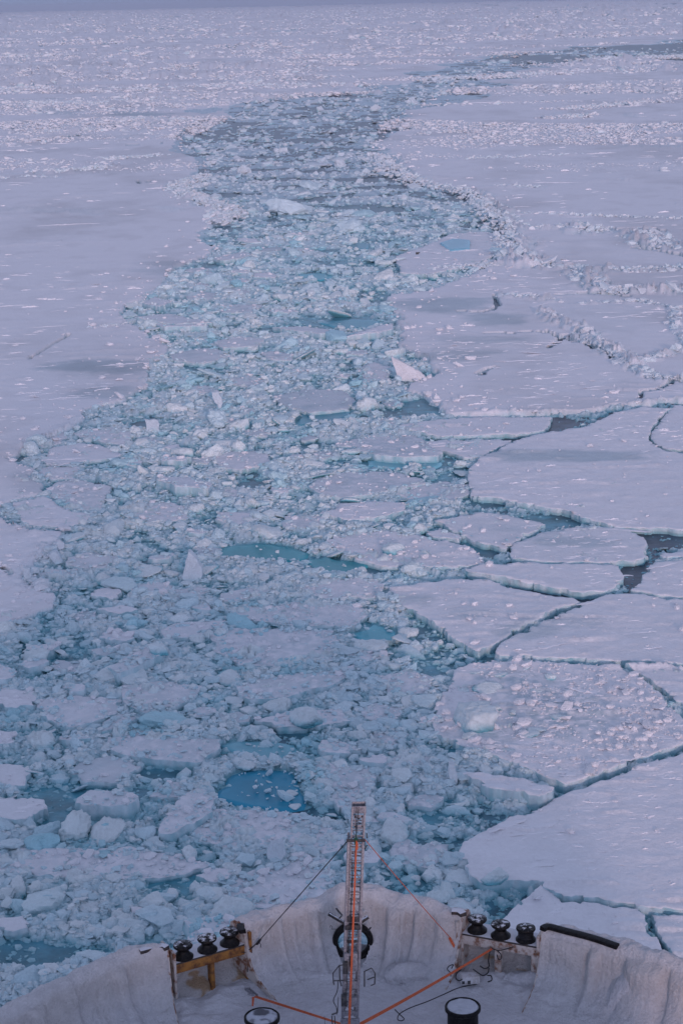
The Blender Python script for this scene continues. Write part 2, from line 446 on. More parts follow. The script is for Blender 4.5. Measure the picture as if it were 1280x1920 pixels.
# ------------------------------------------------------------------ floes
# name kind: pixels, top height, tilt (dz per m right, dz per m away), wet 0..1, crumbs density, label
FLOES = [
    ([(880,875),(875,895),(885,930),(920,932),(960,940),(1010,948),(1070,962),(1110,977),(1140,985),(1190,989),(1240,992),(1290,996),(1380,1000),(1400,900),(1330,852),(1280,849),(1248,847),(1222,834),(1213,817),(1233,784),(1255,765),(1200,763),(1150,775),(1115,792),(1090,801),(1040,810),(1010,813),(960,829),(905,856),(890,868)], .42, (0,0), 0, .12, 'broad smooth floe at the right edge with a grey streak and blunt left nose'),
    ([(1240,784),(1219,817),(1226,831),(1250,842),(1290,846),(1380,850),(1380,756),(1262,760)], .36, (0,0), 0, .03, 'small rounded floe with a curved dark crack round its left side, against the right edge'),
    ([(745,797),(790,787),(865,782),(960,781),(1035,783),(1022,808),(990,815),(890,816),(830,819),(805,814),(750,802)], .34, (0,-.012), .12, .35, 'long narrow floe strip below the wide sheet edge, beside a dark water wedge'),
    ([(790,826),(830,822),(890,823),(958,826),(950,832),(912,849),(900,856),(870,859),(835,846),(800,836)], .30, (0,-.01), .15, .3, 'small wedge floe tucked under the long narrow strip, left of the smooth floe nose'),
    ([(657,820),(705,810),(770,805),(785,815),(825,850),(825,860),(765,862),(705,858),(665,842)], .42, (.0,-.05), .75, .5, 'grey tilted slab with turquoise front face right of the middle of the channel'),
    ([(578,912),(595,898),(640,885),(740,882),(790,897),(802,906),(740,917),(680,931),(640,935),(600,928)], .36, (0,-.015), .7, .5, 'grey long floe dusted with crumbs below the turquoise fronted slab'),
    ([(740,925),(785,910),(830,902),(875,908),(880,926),(835,941),(770,938)], .25, (0,0), .6, .4, 'dull grey floe wedged against the left nose of the smooth broad floe'),
    ([(600,962),(640,943),(700,937),(760,941),(757,955),(720,968),(690,973),(640,977)], .42, (.01,-.03), .2, .7, 'white floe with a thick pale right hand edge left of the dull grey floe'),
    ([(817,975),(865,967),(920,960),(990,975),(1022,982),(1008,992),(965,1014),(953,1030),(920,1023),(870,1008)], .36, (0,0), .25, .2, 'pale floe with a straight dark lower left side and a water slot below it'),
    ([(953,1040),(962,1020),(1020,996),(1090,989),(1165,990),(1205,1007),(1214,1025),(1213,1050),(1140,1053),(1065,1053),(990,1051),(956,1048)], .36, (0,0), .2, .1, 'pentagonal floe with a broad grey patch, above the floe with a dark sloping lower edge'),
    ([(872,1068),(910,1058),(990,1056),(1090,1056),(1162,1058),(1167,1072),(1160,1095),(1130,1110),(1090,1111),(1030,1101),(940,1084),(890,1076)], .42, (0,0), .05, .05, 'clean white floe with a dark sloping lower edge over open water'),
    ([(732,1105),(790,1095),(855,1084),(920,1091),(1020,1116),(1070,1121),(1088,1128),(1055,1138),(990,1170),(940,1200),(898,1226),(855,1200),(800,1160),(740,1125)], .40, (0,0), .12, .25, 'large triangular floe whose corner points straight down at the ship'),
    ([(610,1010),(650,1000),(710,992),(790,1003),(850,1018),(890,1030),(905,1055),(860,1066),(790,1063),(715,1061),(670,1047),(640,1037)], .33, (0,0), .3, 1.0, 'crumb covered floe right of the turquoise pools in the middle of the channel'),
    ([(795,995),(825,987),(865,1007),(860,1014),(810,1007)], .33, (0,-.04), .1, .2, 'small sliver floe with a pale front edge beside the water slot'),
    ([(1182,1105),(1200,1090),(1215,1062),(1220,1054),(1290,1051),(1380,1051),(1380,1125),(1280,1119),(1230,1115),(1195,1109)], .38, (0,0), .05, .02, 'plain white floe at the right edge across the gap from the dark edged floe'),
    ([(1233,1038),(1290,1033),(1360,1034),(1360,1046),(1290,1046),(1240,1045)], .34, (0,-.04), .1, .02, 'thin sliver floe at the right edge with open water behind it'),
    ([(930,1225),(940,1207),(1000,1177),(1070,1142),(1097,1132),(1130,1114),(1172,1111),(1230,1119),(1290,1124),(1380,1130),(1390,1252),(1280,1244),(1190,1239),(1110,1237),(1040,1234),(980,1231),(935,1230)], .42, (0,0), .08, .08, 'very large flat floe below the big triangular floe, reaching the right edge'),
    ([(805,1345),(815,1375),(870,1400),(940,1425),(980,1440),(1055,1474),(1140,1447),(1215,1417),(1280,1394),(1335,1374),(1330,1382),(1278,1347),(1240,1303),(1195,1268),(1165,1253),(1158,1248),(1070,1243),(960,1238),(880,1244),(850,1252),(840,1280),(825,1310)], .42, (.004,-.006), .1, 2.2, 'large floe strewn with broken white blocks and ending in a sharp lower corner'),
    ([(1172,1250),(1202,1263),(1248,1296),(1288,1340),(1360,1392),(1390,1380),(1390,1262),(1280,1250),(1220,1248)], .40, (0,0), .03, .02, 'white floe in the right corner beyond the long diagonal crack'),
    ([(860,1600),(868,1588),(920,1552),(960,1532),(1010,1520),(1042,1498),(1078,1483),(1142,1460),(1217,1430),(1292,1405),(1400,1372),(1440,1500),(1420,1720),(1280,1709),(1240,1704),(1205,1700),(1195,1692),(1145,1690),(1115,1681),(1055,1681),(1030,1666),(1000,1656),(960,1652),(900,1652),(878,1640),(865,1622)], .50, (0,0), .0, .05, 'biggest nearest snow floe with wind cut crests on the right of the bow'),
    ([(1005,1664),(1055,1690),(1115,1691),(1145,1701),(1193,1702),(1208,1722),(1232,1760),(1238,1785),(1180,1850),(900,1850),(930,1740),(960,1705)], .40, (0,0), .02, .12, 'snow floe close under the right rail below the long stepped crack'),
    ([(1218,1714),(1280,1718),(1400,1726),(1400,1900),(1300,1880),(1262,1800),(1246,1765)], .36, (0,0), .2, .4, 'corner floe at the right edge just above the ship rail'),
    ([(855,1438),(880,1438),(930,1452),(990,1468),(1040,1484),(1040,1492),(1010,1500),(960,1492),(920,1480),(885,1460)], .62, (.02,-.10), .0, .15, 'curved thick slab tipped up with a pale rim, left of the sharp floe corner'),
    ([(740,482),(790,462),(850,434),(900,430),(940,436),(950,470),(890,497),(800,518),(752,514)], .40, (0,-.01), .1, .2, 'far pan with a turquoise hollow, ringed by pinkish rubble'),
    # left
    ([(90,870),(85,862),(98,838),(146,831),(186,833),(226,852),(212,860),(173,863),(138,866),(106,873)], .32, (0,0), .12, .3, 'small pointed floe in the cracked corner at the left edge'),
    ([(138,812),(165,802),(212,800),(247,810),(240,835),(207,833),(172,824)], .30, (0,0), .35, .5, 'small greyish floe behind the pointed floe in the left corner'),
    ([(69,836),(114,811),(127,815),(120,831),(85,838)], .26, (0,0), .15, .2, 'narrow wedge floe squeezed against the left ice sheet'),
    ([(24,942),(82,929),(112,948),(138,961),(159,963),(170,971),(133,988),(93,988),(40,982)], .34, (0,0), .05, .1, 'flat white plate along the thin black crack at the left edge'),
    ([(85,926),(100,905),(140,895),(210,914),(188,956),(143,956),(101,934)], .24, (0,0), .55, .8, 'grey slushy plate above the flat white plate at the left edge'),
    ([(125,1043),(170,1033),(234,1046),(197,1065),(159,1065),(127,1057)], .33, (0,-.03), .45, .2, 'smooth bluish plate with a rounded front, right of the little white pyramid block'),
    ([(72,1083),(88,1066),(143,1066),(141,1078),(112,1083)], .25, (0,-.02), .3, .1, 'thin plate right beside the upright white block on the left sheet edge'),
    ([(76,876),(95,872),(150,874),(152,884),(140,895),(100,900),(70,888)], .27, (0,0), .3, .6, 'small cracked plate directly below the pointed floe at the left'),
    # channel
    ([(397,1185),(430,1176),(475,1176),(560,1178),(630,1180),(637,1210),(620,1240),(500,1248),(450,1246),(405,1222)], .27, (0,0), .7, .9, 'big squarish grey floe dotted with crumbs in the middle of the channel'),
    ([(440,1285),(500,1264),(600,1257),(660,1243),(663,1266),(610,1288),(540,1306),(470,1314),(445,1300)], .40, (.01,-.035), .65, .5, 'long grey slab with a pale ragged front just below the squarish dotted floe'),
    ([(232,1282),(300,1275),(380,1283),(375,1300),(330,1325),(270,1338),(240,1322),(228,1300)], .36, (.0,-.03), .65, .5, 'grey slab with a thin lit lip in front, between two others at lower left'),
    ([(70,1312),(140,1302),(225,1310),(232,1330),(200,1347),(140,1365),(110,1362),(75,1336)], .33, (0,-.02), .5, .7, 'pinkish grey crumb strewn slab in the lower left of the channel'),
    ([(185,1357),(210,1341),(240,1333),(255,1345),(240,1360),(195,1372)], .42, (.03,-.06), .7, .1, 'small smooth dark grey slab tipped towards the ship at lower left'),
    ([(200,1382),(270,1366),(350,1375),(410,1385),(413,1402),(365,1430),(320,1427),(250,1420),(205,1400)], .42, (0,-.035), .6, .5, 'wide grey slab with a peeling upper layer left of the blue pool'),
    ([(132,1447),(150,1426),(185,1417),(235,1421),(262,1437),(245,1449),(248,1460),(210,1466),(155,1467)], .28, (0,-.01), .8, .08, 'plain oval grey slab with a notch on its right side'),
    ([(598,1448),(620,1440),(697,1438),(702,1470),(690,1505),(652,1537),(632,1510)], .32, (.0,0), .7, .5, 'grey triangular slab right of the blue pool and behind the mast head'),
    ([(400,1680),(450,1643),(500,1618),(575,1596),(620,1612),(624,1650),(600,1684),(500,1705)], .30, (0,0), .55, .9, 'wide mottled slab directly in front of the bow, left of the mast'),
    ([(-30,1605),(60,1592),(250,1588),(330,1600),(400,1618),(350,1640),(200,1652),(60,1642),(-30,1635)], .22, (0,0), .45, 1.2, 'low slush covered raft at the left edge above the ship rail'),
    ([(350,1532),(420,1514),(575,1524),(620,1550),(600,1586),(470,1600),(370,1572)], .26, (0,0), .4, 1.2, 'low snow crusted raft just below the blue pool'),
    ([(300,1562),(310,1532),(340,1492),(378,1466),(402,1488),(396,1520),(360,1547),(325,1564)], .50, (.05,-.04), .45, .6, 'elongated slab rising towards the left side of the blue pool'),
    ([(-20,1495),(40,1490),(85,1496),(92,1518),(50,1543),(0,1538),(-20,1530)], .50, (0,-.06), .15, .2, 'thick pale block floe at the left edge beside the dark teal water'),
    ([(240,1095),(300,1086),(326,1100),(300,1120),(250,1112)], .30, (0,-.02), .5, .4, 'small grey plate below and left of the upright triangular shard'),
    ([(410,1115),(455,1103),(500,1095),(515,1105),(450,1130),(412,1126)], .32, (0,-.02), .55, .2, 'narrow blade shaped slab below the first turquoise pool'),
    ([(425,1142),(550,1128),(650,1130),(695,1148),(660,1172),(540,1172),(460,1161)], .30, (0,-.015), .5, .7, 'long low grey slab between the blade shaped slab and the squarish dotted floe'),
    ([(300,1182),(350,1164),(430,1160),(415,1175),(360,1195),(310,1201)], .33, (0,-.03), .45, .5, 'scalloped slab left of the squarish dotted floe'),
    ([(182,1142),(240,1131),(264,1139),(225,1153)], .45, (0,-.08), .2, .1, 'short thick slab showing a dirty grey front edge at the left of the channel'),
    ([(202,1252),(280,1204),(302,1208),(306,1226),(225,1264)], .75, (.06,-.06), .4, .1, 'steeply tipped plank of ice pointing up to the right at lower left'),
    ([(505,742),(580,726),(640,730),(665,750),(650,767),(580,775),(545,766)], .36, (0,-.01), .75, .2, 'grey flat pan with a turquoise pool at its right, in the upper channel'),
    ([(510,611),(560,607),(632,617),(636,627),(600,629),(550,620)], .60, (-.02,-.06), .35, .1, 'long thin raised plank of ice in the upper channel'),
    ([(650,632),(690,616),(735,602),(734,619),(700,628)], .80, (.04,-.05), .05, .1, 'bright pale tongue of ice touching the right sheet in the upper channel'),
    ([(265,568),(290,552),(325,565),(300,577)], .70, (0,-.05), .25, .0, 'diamond shaped plate propped up by the notch in the left sheet'),
    ([(250,592),(320,585),(400,607),(330,611)], .60, (0,-.04), .35, .1, 'long leaf shaped plate just right of the notch in the left sheet'),
    ([(290,603),(340,602),(392,607),(386,616),(300,614)], .65, (0,-.10), .3, .0, 'narrow beam of ice with a pale side below the leaf shaped plate'),
    ([(318,662),(400,650),(437,668),(380,682),(325,677)], .34, (0,-.01), .6, .2, 'pale blue flat pan near the left sheet in the upper channel'),
    ([(560,1560),(590,1548),(640,1560),(650,1590),(610,1600)], .30, (0,-.02), .3, .6, 'small crusted plate under the left guy rope in front of the mast'),
    ([(700,1270),(760,1255),(815,1268),(800,1300),(740,1305)], .28, (0,-.01), .55, .6, 'mottled plate left of the floe strewn with white blocks'),
    ([(480,1350),(540,1332),(640,1330),(660,1350),(600,1362),(520,1366)], .30, (0,-.02), .35, .9, 'low ragged plate between the two grey slabs and the blue pool'),
    ([(640,1222),(700,1212),(730,1228),(690,1244)], .25, (0,0), .5, .6, 'little plate beside the small turquoise pool right of centre'),
    ([(395,858),(440,842),(500,850),(505,872),(450,884),(405,876)], .30, (0,-.01), .45, .7, 'low frosted plate in the left half of the channel'),
    ([(230,955),(300,938),(360,950),(350,975),(270,982)], .26, (0,-.01), .5, .8, 'frosted plate among fine brash right of the grey slushy plate'),
    ([(560,1105),(600,1086),(690,1080),(722,1098),(700,1122),(620,1125)], .28, (0,-.01), .4, .8, 'frosted plate beneath the second turquoise pool'),
    ([(668,690),(700,678),(735,690),(728,712),(690,716)], .30, (0,0), .4, .4, 'small pan just left of the upright triangular shard on the right sheet'),
    ([(400,640),(450,628),(500,636),(480,652),(420,654)], .34, (0,-.02), .4, .3, 'small pan above the pale blue flat pan in the upper channel'),
]
def subdivide(P, seg, rough, seed):
    """densify a closed outline and roughen it"""
    P = np.asarray(P, float); out = []
    n = len(P)
    for i in range(n):
        a = P[i]; b = P[(i + 1) % n]; Ln = np.linalg.norm(b - a); k = max(1, int(Ln / seg))
        for j in range(k): out.append(a + (b - a) * j / k)
    out = np.array(out)
    c = out.mean(0)
    x, y = out[:, 0], out[:, 1]
    bite = rough * .9 * (gn(x / .9, y / .9, seed + 3) > .35) * (seg * 0 + 1)
    toc = (c - out); toc /= np.linalg.norm(toc, axis=1)[:, None] + 1e-9; out = out + toc * bite[:, None]
    dx = rough * (fbm(x / (rough * 9), y / (rough * 9), 4, seed)); dy = rough * (fbm(x / (rough * 9), y / (rough * 9), 4, seed + 7))
    return out + np.stack([dx, dy], -1)

FLOE_TOPS = []
def build_floe(i, spec):
    pts, zt, tilt, wetness, crumbs, label = spec[:6]; zt *= .82
    P = W(pts, zt)
    c = P.mean(0); d = np.hypot(*c)
    pxm = d / 1867.0
    step = max(.05, pxm * 1.6)
    P = subdivide(P, step, min(.30, .15 + pxm * 1.0), 200 + i * 3)
    # outline must not cross itself: keep it simple by dropping points nearly on top of each other
    keep = [0]
    for k in range(1, len(P)):
        if np.linalg.norm(P[k] - P[keep[-1]]) > step * .4: keep.append(k)
    P = P[keep]
    sx = pxm * 2.2; sy = max(sx, d * d / (CAM_Z * 1867) * 1.6)
    sy = min(sy, sx * 3)
    lo = P.min(0); hi = P.max(0)
    gx, gy = np.meshgrid(np.arange(lo[0], hi[0], sx), np.arange(lo[1], hi[1], sy))
    gx = gx.ravel() + RNG.uniform(-.35, .35, gx.size) * sx; gy = gy.ravel() + RNG.uniform(-.35, .35, gy.size) * sy
    vis = np.abs(gx) < gy * .26
    gx = gx[vis]; gy = gy[vis]
    s = sdf(gx, gy, P); m = s > step * .6
    gx, gy, s = gx[m], gy[m], s[m]
    nb = len(P)
    allp = np.vstack([P, np.stack([gx, gy], -1)])
    edges = [(k, (k + 1) % nb) for k in range(nb)]
    vo, eo, fo, ov, oe, of = delaunay_2d_cdt([Vector(p) for p in allp], edges, [], 1, 1e-5)
    V2 = np.array([(v.x, v.y) for v in vo]); Fa = np.array([f for f in fo if len(f) == 3], np.int32)
    # boundary edges
    E = np.vstack([Fa[:, [0, 1]], Fa[:, [1, 2]], Fa[:, [2, 0]]])
    key = np.sort(E, 1); k64 = key[:, 0].astype(np.int64) * 10 ** 7 + key[:, 1]
    u, inv, cnt = np.unique(k64, return_inverse=True, return_counts=True)
    B = E[cnt[inv] == 1]
    X, Y = V2[:, 0], V2[:, 1]
    sd_ = seg_dist(X, Y, P, True)
    big = 1 - wetness
    z = zt + snow_h(X, Y, .35 + .65 * big) + tilt[0] * (X - c[0]) + tilt[1] * (Y - c[1])
    z += .025 * fbm(X / .5, Y / .5, 3, 300 + i)
    # snow rim crumbs and softened lip
    z += .05 * sstep(.35, .05, sd_) * sstep(.0, .5, gn(X / .7, Y / .7, 310 + i)) * (1 if big > .4 else .5)
    z -= .02 * sstep(.08, 0, sd_)
    z = np.maximum(z, .04)
    w = np.clip(wetness * (.75 + .5 * fbm(X / 1.6, Y / 1.6, 4, 320 + i)) , 0, 1)
    w = np.clip(np.maximum(w, patches(X, Y)), 0, 1)
    if crumbs > .3: w = w * sstep(-.75, .25, fbm(X / .35, Y / .5, 3, 330 + i) - (min(crumbs, 1) - .6) * .5)
    tint = mix(np.broadcast_to(SNOW, (len(X), 3)), WET, w)
    # walls
    bv = np.unique(B.ravel()); nV = len(X)
    # outward direction from gradient of the outline normals
    nrm = np.zeros((nV, 2))
    dvec = V2[B[:, 1]] - V2[B[:, 0]]; nn = np.stack([dvec[:, 1], -dvec[:, 0]], -1); nn /= np.linalg.norm(nn, axis=1)[:, None] + 1e-9
    for q in (0, 1): np.add.at(nrm, B[:, q], nn)
    nrm /= np.linalg.norm(nrm, axis=1)[:, None] + 1e-9
    rings = [(.005, .06, 1.), (.03, .45, .85), (.02, .72, .4), (-.02, .0, .0)]
    idx = {int(v): k for k, v in enumerate(bv)}
    bi = np.array([[idx[int(a)], idx[int(b_)]] for a, b_ in B])
    Vs = [np.stack([X, Y, z], -1)]; Ts = [tint]; Fw = []
    prev = bv.copy(); base = nV
    WALL = np.array([.60, .70, .75])
    for r, (out, dn, mixw) in enumerate(rings):
        zz = z[bv] * (1 - dn) if dn else np.full(len(bv), -.35)
        o_ = out + .05 * gn(V2[bv, 0] / .25 + r * 3, V2[bv, 1] / .25, 340 + r)
        vv = np.stack([V2[bv, 0] + nrm[bv, 0] * o_, V2[bv, 1] + nrm[bv, 1] * o_, zz], -1)
        Vs.append(vv)
        t_ = mix(np.broadcast_to(TEAL, (len(bv), 3)), WALL, np.clip(mixw * (.75 + .6 * fbm(V2[bv, 0] / .5, V2[bv, 1] / .5, 3, 345)), 0, 1)); Ts.append(t_)
        cur = base + np.arange(len(bv))
        a0 = prev[bi[:, 0]]; a1 = prev[bi[:, 1]]; b0 = cur[bi[:, 0]]; b1 = cur[bi[:, 1]]
        Fw.append(np.stack([a1, a0, b0, b1], -1)); prev = cur; base += len(bv)
    o = np_mesh('ice_floe', np.vstack(Vs), [Fa] + [np.vstack(Fw)], M_floe, True, np.vstack(Ts))
    # put the origin at the floe's base
    off = Vector((c[0], c[1], 0))
    o.data.transform(Matrix.Translation(-off)); o.location = off
    tag(o, label, 'ice floe', spec[6] if len(spec) > 6 else 'broken ice floes')
    FLOE_TOPS.append((P, c, zt, tilt, crumbs, wetness))

def lead_only(x, y):
    return -max(sdf(np.array([x]), np.array([y]), POLY_LEFT)[0], sdf(np.array([x]), np.array([y]), POLY_RIGHT)[0])
def spare_slabs():
    rr = random.Random(5); out = []; taken = [(np.mean([p[0] for p in f[0]]), np.mean([p[1] for p in f[0]]), (max(p[0] for p in f[0]) - min(p[0] for p in f[0])) / 2) for f in FLOES]
    taken += [(np.mean([p[0] for p in f[0]]), np.mean([p[1] for p in f[0]]), 80) for f in POOLS]
    Z = [((-10, 400), (1200, 1740), 'left foreground of the channel', 16), ((400, 840), (1200, 1640), 'middle foreground of the channel', 14), ((120, 440), (820, 1200), 'left half of the mid channel', 16),
         ((440, 800), (800, 1180), 'right half of the mid channel', 8), ((290, 740), (430, 800), 'upper channel', 26)]
    for (zx, zy, zn, cnt) in Z:
        k = 0
        for _ in range(1500):
            if k >= cnt: break
            x = rr.uniform(*zx); y = rr.uniform(*zy); sc = .45 + .55 * (y - 400) / 1200; r = rr.uniform(28, 84) * sc
            if any(abs(x - a) < (r + c) * .85 and abs(y - b) < (r + c) * .38 for a, b, c in taken): continue
            p = at(x, y)
            if lead_only(p[0], p[1]) < .8 + r * np.hypot(p[0], p[1]) / FPX * .5: continue
            n = rr.randint(5, 8); asp = .34 * (.62 + .38 * (y - 400) / 1200) * 1.2; a0 = rr.uniform(0, 6.28); sk = rr.uniform(-.35, .35)
            poly = []
            for j in range(n):
                a = a0 + 6.283 * (j + rr.uniform(-.3, .3)) / n; q = r * rr.uniform(.7, 1.15)
                poly.append((x + q * math.cos(a) + sk * q * math.sin(a), y + q * asp * math.sin(a)))
            kind = rr.random()
            if kind < .35: tilt = (rr.uniform(-.10, .10), rr.uniform(-.16, -.04)); zt = .30 + r * .006; wt = rr.uniform(.2, .6); lb = 'tilted slab of ice with its edge raised'
            elif kind < .75: tilt = (0, rr.uniform(-.02, 0)); zt = .27; wt = rr.uniform(.6, .9); lb = 'flat grey slab sprinkled with crumbs'
            else: tilt = (rr.uniform(-.03, .03), rr.uniform(-.05, 0)); zt = .36; wt = rr.uniform(.1, .3); lb = 'pale snow topped slab'
            out.append((poly, zt, tilt, wt, rr.uniform(.1, .8), f'{lb}, {zn}', f'{lb}, {zn}')); taken.append((x, y, r)); k += 1
    return out
POOLS = [
    ([(400,1036),(430,1023),(490,1018),(540,1025),(577,1038),(570,1050),(520,1053),(450,1051),(410,1046)], 'long turquoise pool over sunken ice in the middle of the channel', (.035,.30,.35)),
    ([(572,1050),(610,1044),(650,1052),(692,1056),(680,1069),(630,1073),(590,1069)], 'second smaller turquoise pool just right of the long one', (.05,.31,.36)),
    ([(402,1498),(428,1460),(445,1446),(545,1446),(566,1490),(570,1516),(525,1520),(460,1513)], 'deep blue four sided pool above the mast head', (.03,.27,.40)),
    ([(420,1396),(450,1387),(550,1398),(562,1413),(525,1426),(450,1416)], 'pale turquoise strip of sunken ice behind the deep blue pool', (.16,.42,.50)),
    ([(660,1190),(700,1170),(745,1185),(740,1200),(690,1206)], 'small bright turquoise pool right of the squarish dotted floe', (.10,.42,.50)),
    ([(570,770),(630,764),(660,770),(640,786),(590,792),(550,800)], 'teal water over sunken ice below the grey flat pan', (.08,.30,.38)),
    ([(600,605),(660,598),(710,602),(700,614),(640,616)], 'turquoise water patch behind the pale tongue of ice', (.07,.30,.38)),
    ([(825,455),(850,447),(880,450),(878,465),(845,468)], 'light turquoise hollow on the far ringed pan', (.20,.42,.52)),
    ([(650,462),(670,455),(692,458),(690,466),(660,468)], 'tiny dark teal pool in the far channel', (.06,.26,.34)),
    ([(560,514),(600,512),(630,518),(600,526),(565,524)], 'tiny bright teal pool in the far channel', (.06,.34,.42)),
    ([(690,864),(740,858),(830,866),(820,876),(740,878),(690,874)], 'turquoise foot of sunken ice in front of the tilted grey slab', (.18,.46,.54)),
]
FLOES += spare_slabs()
print('floes', len(FLOES))
for i, sp in enumerate(FLOES): build_floe(i, sp)

# ---- submerged turquoise ice seen as smooth pools
for i, (pts, label, colr) in enumerate(POOLS):
    onfloe = i == 7
    z0 = .47 if onfloe else .10
    P = subdivide(W(pts, z0), .3, .15, 500 + i)
    c = P.mean(0)
    ring = [P, c + (P - c) * .80, c + (P - c) * .4, c[None, :] + (P[:1] - c) * 0]
    n = len(P); Vv = [np.column_stack([c + (P - c) * 1.05, np.full(n, z0 - .18)]), np.column_stack([P, np.full(n, z0)])]
    for q in (.85, .55, .25): Vv.append(np.column_stack([c + (P - c) * q, np.full(n, z0 + .004)]))
    Vv.append(np.array([[c[0], c[1], z0 + .004]]))
    Fq = []
    k = np.arange(n); k2 = (k + 1) % n
    for r in range(4): Fq.append(np.stack([r * n + k, r * n + k2, (r + 1) * n + k2, (r + 1) * n + k], -1))
    tri = np.stack([4 * n + k, 4 * n + k2, np.full(n, 5 * n)], -1)
    Vv = np.vstack(Vv)
    e = np.array(colr); rr = np.concatenate([np.full(n, .0), np.full(n, .2), np.full(n, .7), np.full(n, 1.), np.full(n, 1.), [1.]])
    tt = mix(np.broadcast_to(e * 1.35 + .02, (len(Vv), 3)), e, rr)
    o = np_mesh('sunken_ice', Vv, [np.vstack(Fq), tri], M_pool, True, tt)
    off = Vector((c[0], c[1], 0)); o.data.transform(Matrix.Translation(-off)); o.location = off
    tag(o, label, 'sunken ice', 'sunken turquoise ice')

# ------------------------------------------------------------------ slush between the floes
X3, Y3, nr3, nc3 = grid(R(12.0), 1.15, 44, 1200)
X3 = X3.ravel(); Y3 = Y3.ravel(); D3 = np.hypot(X3, Y3)
P3 = np.stack([X3, Y3, np.zeros(len(X3))], -1); px3, py3 = to_px(P3)
sd3 = lead_sd(X3, Y3)
OPEN = [  # openings with little slush: x, y, half-w, half-h, strength
    (790, 762, 40, 14, 1), (760, 775, 60, 10, .7), (1050, 794, 40, 9, 1), (900, 820, 100, 6, 1), (850, 885, 60, 14, .7), (920, 940, 60, 10, .5),
    (1050, 975, 60, 16, .5), (900, 1030, 70, 14, .9), (1190, 1078, 30, 26, .8), (1030, 1110, 120, 14, 1), (1240, 1015, 60, 14, .6), (1120, 1130, 60, 10, .6),
    (700, 1070, 50, 8, 1), (600, 1050, 40, 8, .3), (590, 835, 40, 8, .8), (640, 870, 60, 8, .6), (640, 780, 50, 14, .7), (640, 605, 90, 12, .8), (560, 620, 90, 10, .6),
    (430, 255, 90, 14, .5), (560, 255, 160, 18, .4), (640, 215, 120, 12, .3), (620, 285, 90, 9, .5), (660, 240, 80, 10, .5), (500, 300, 60, 6, .4), (700, 560, 40, 14, .6), (450, 660, 80, 10, .4),
    (380, 690, 40, 12, .5), (1210, 80, 90, 14, 1.5), (1000, 110, 120, 6, 1.2), (230, 1440, 30, 14, .2), (110, 1520, 110, 40, .85), (300, 1450, 60, 14, .7), (190, 1120, 50, 16, .5),
    (330, 1440, 60, 12, .8), (400, 1420, 50, 30, .4), (590, 1530, 70, 18, .6), (560, 1690, 60, 10, 1), (450, 1640, 50, 10, .7), (820, 1180, 60, 50, .5), (870, 1240, 60, 16, .5),
    (900, 1540, 60, 30, .45), (1230, 1780, 30, 18, 1.2), (1100, 1470, 60, 10, 1), (840, 1560, 40, 60, .35), (430, 1210, 60, 8, .3), (330, 1290, 40, 18, .4), (420, 1275, 20, 22, .6),
    (100, 1230, 80, 40, .3), (30, 860, 24, 8, 1.2), (238, 585, 10, 10, 1.5), (660, 1170, 60, 10, .6), (760, 1210, 50, 20, .4), (960, 1480, 60, 14, .4), (60, 1790, 120, 30, .8), (760, 1590, 40, 60, .2),
    (1180, 1755, 20, 20, .3), (700, 500, 40, 8, .5), (600, 495, 60, 6, .6), (620, 472, 40, 5, .6)]
def openness(X, Y, px, py):
    kx = qk(np.hypot(X, Y), 150, 3); w = .75 * sstep(.22, .55, fbm(X / (4 * kx), Y / (6 * kx), 4, 143, .6)); wob = .5 * fbm(X / 1.5, Y / 2.2, 3, 141)
    far = sstep(190, 260, np.hypot(X, Y)); w = np.maximum(w, far * .95 * sstep(.0, .45, gn(X / 13 + 3, Y / 7, 147) + .35 * gn(X / 5, Y / 4, 148)))
    for (x, y, a, b, s) in OPEN:
        w = np.maximum(w, s * sstep(1.5, .4, ((px - x) / a) ** 2 + ((py - y) / b) ** 2 + wob))
    return w
RIGHT_CH = lambda px, py: sstep(0, 60, px - np.interp(py, [700, 850, 1000, 1100, 1230, 1300, 1450, 1560, 1640], [900, 880, 830, 740, 900, 860, 1080, 900, 870]))
op3 = openness(X3, Y3, px3, py3)
k3 = qk(D3 * (1 + .12 * gn(X3 / 9, Y3 / 9, 2)), 130, 5)
def slush_h(X, Y, k, op, right):
    big = fbm(X / (3.5 * k), Y / (5 * k), 3, 151)
    wx = X + .25 * gn(X / .6, Y / .6, 3); wy = Y + .25 * gn(X / .6 + 7, Y / .6, 4)
    p1 = plates(wx / (1.5 * k), wy / (1.5 * k), 153, .9)
    p2 = plates(wx / (.6 * k), wy / (.65 * k), 155, 1.1)
    p3 = plates(wx / (.24 * k), wy / (.26 * k), 159, 1.2)
    p0 = plates((X + .6 * gn(X / 2, Y / 2, 8)) / (3.4 * k), (Y + .6 * gn(X / 2 + 5, Y / 2, 8)) / (2.6 * k), 149, .7)
    return -.03 + .12 * big + .17 * p0 + .17 * p1 + .15 * p2 + .08 * p3 - .03 + .03 * fbm(X / .12, Y / .12, 2, 157) - .42 * op - .10 * right
r3 = RIGHT_CH(px3, py3) * (py3 > 700)
POOLW = [W(p[0], .05) for p in POOLS]
h3 = slush_h(X3, Y3, k3, op3, r3)
h3 = np.where(sd3 < -1.2 - 22 * sstep(250, 600, D3), -.5, h3)
for P in POOLW:
    lo = P.min(0) - 1; hi = P.max(0) + 1; m = (X3 > lo[0]) & (X3 < hi[0]) & (Y3 > lo[1]) & (Y3 < hi[1])
    if m.any():
        q = sdf(X3[m], Y3[m], P) + .25 * gn(X3[m] / .5, Y3[m] / .5, 7); h3[m] = np.where(q > -.2, np.minimum(h3[m], .03), h3[m])
st3 = gn(X3 / 9 + 3, Y3 / 5, 145); h3 = h3 - (.16 * sstep(.1, .5, st3) - .03) * sstep(170, 300, D3)
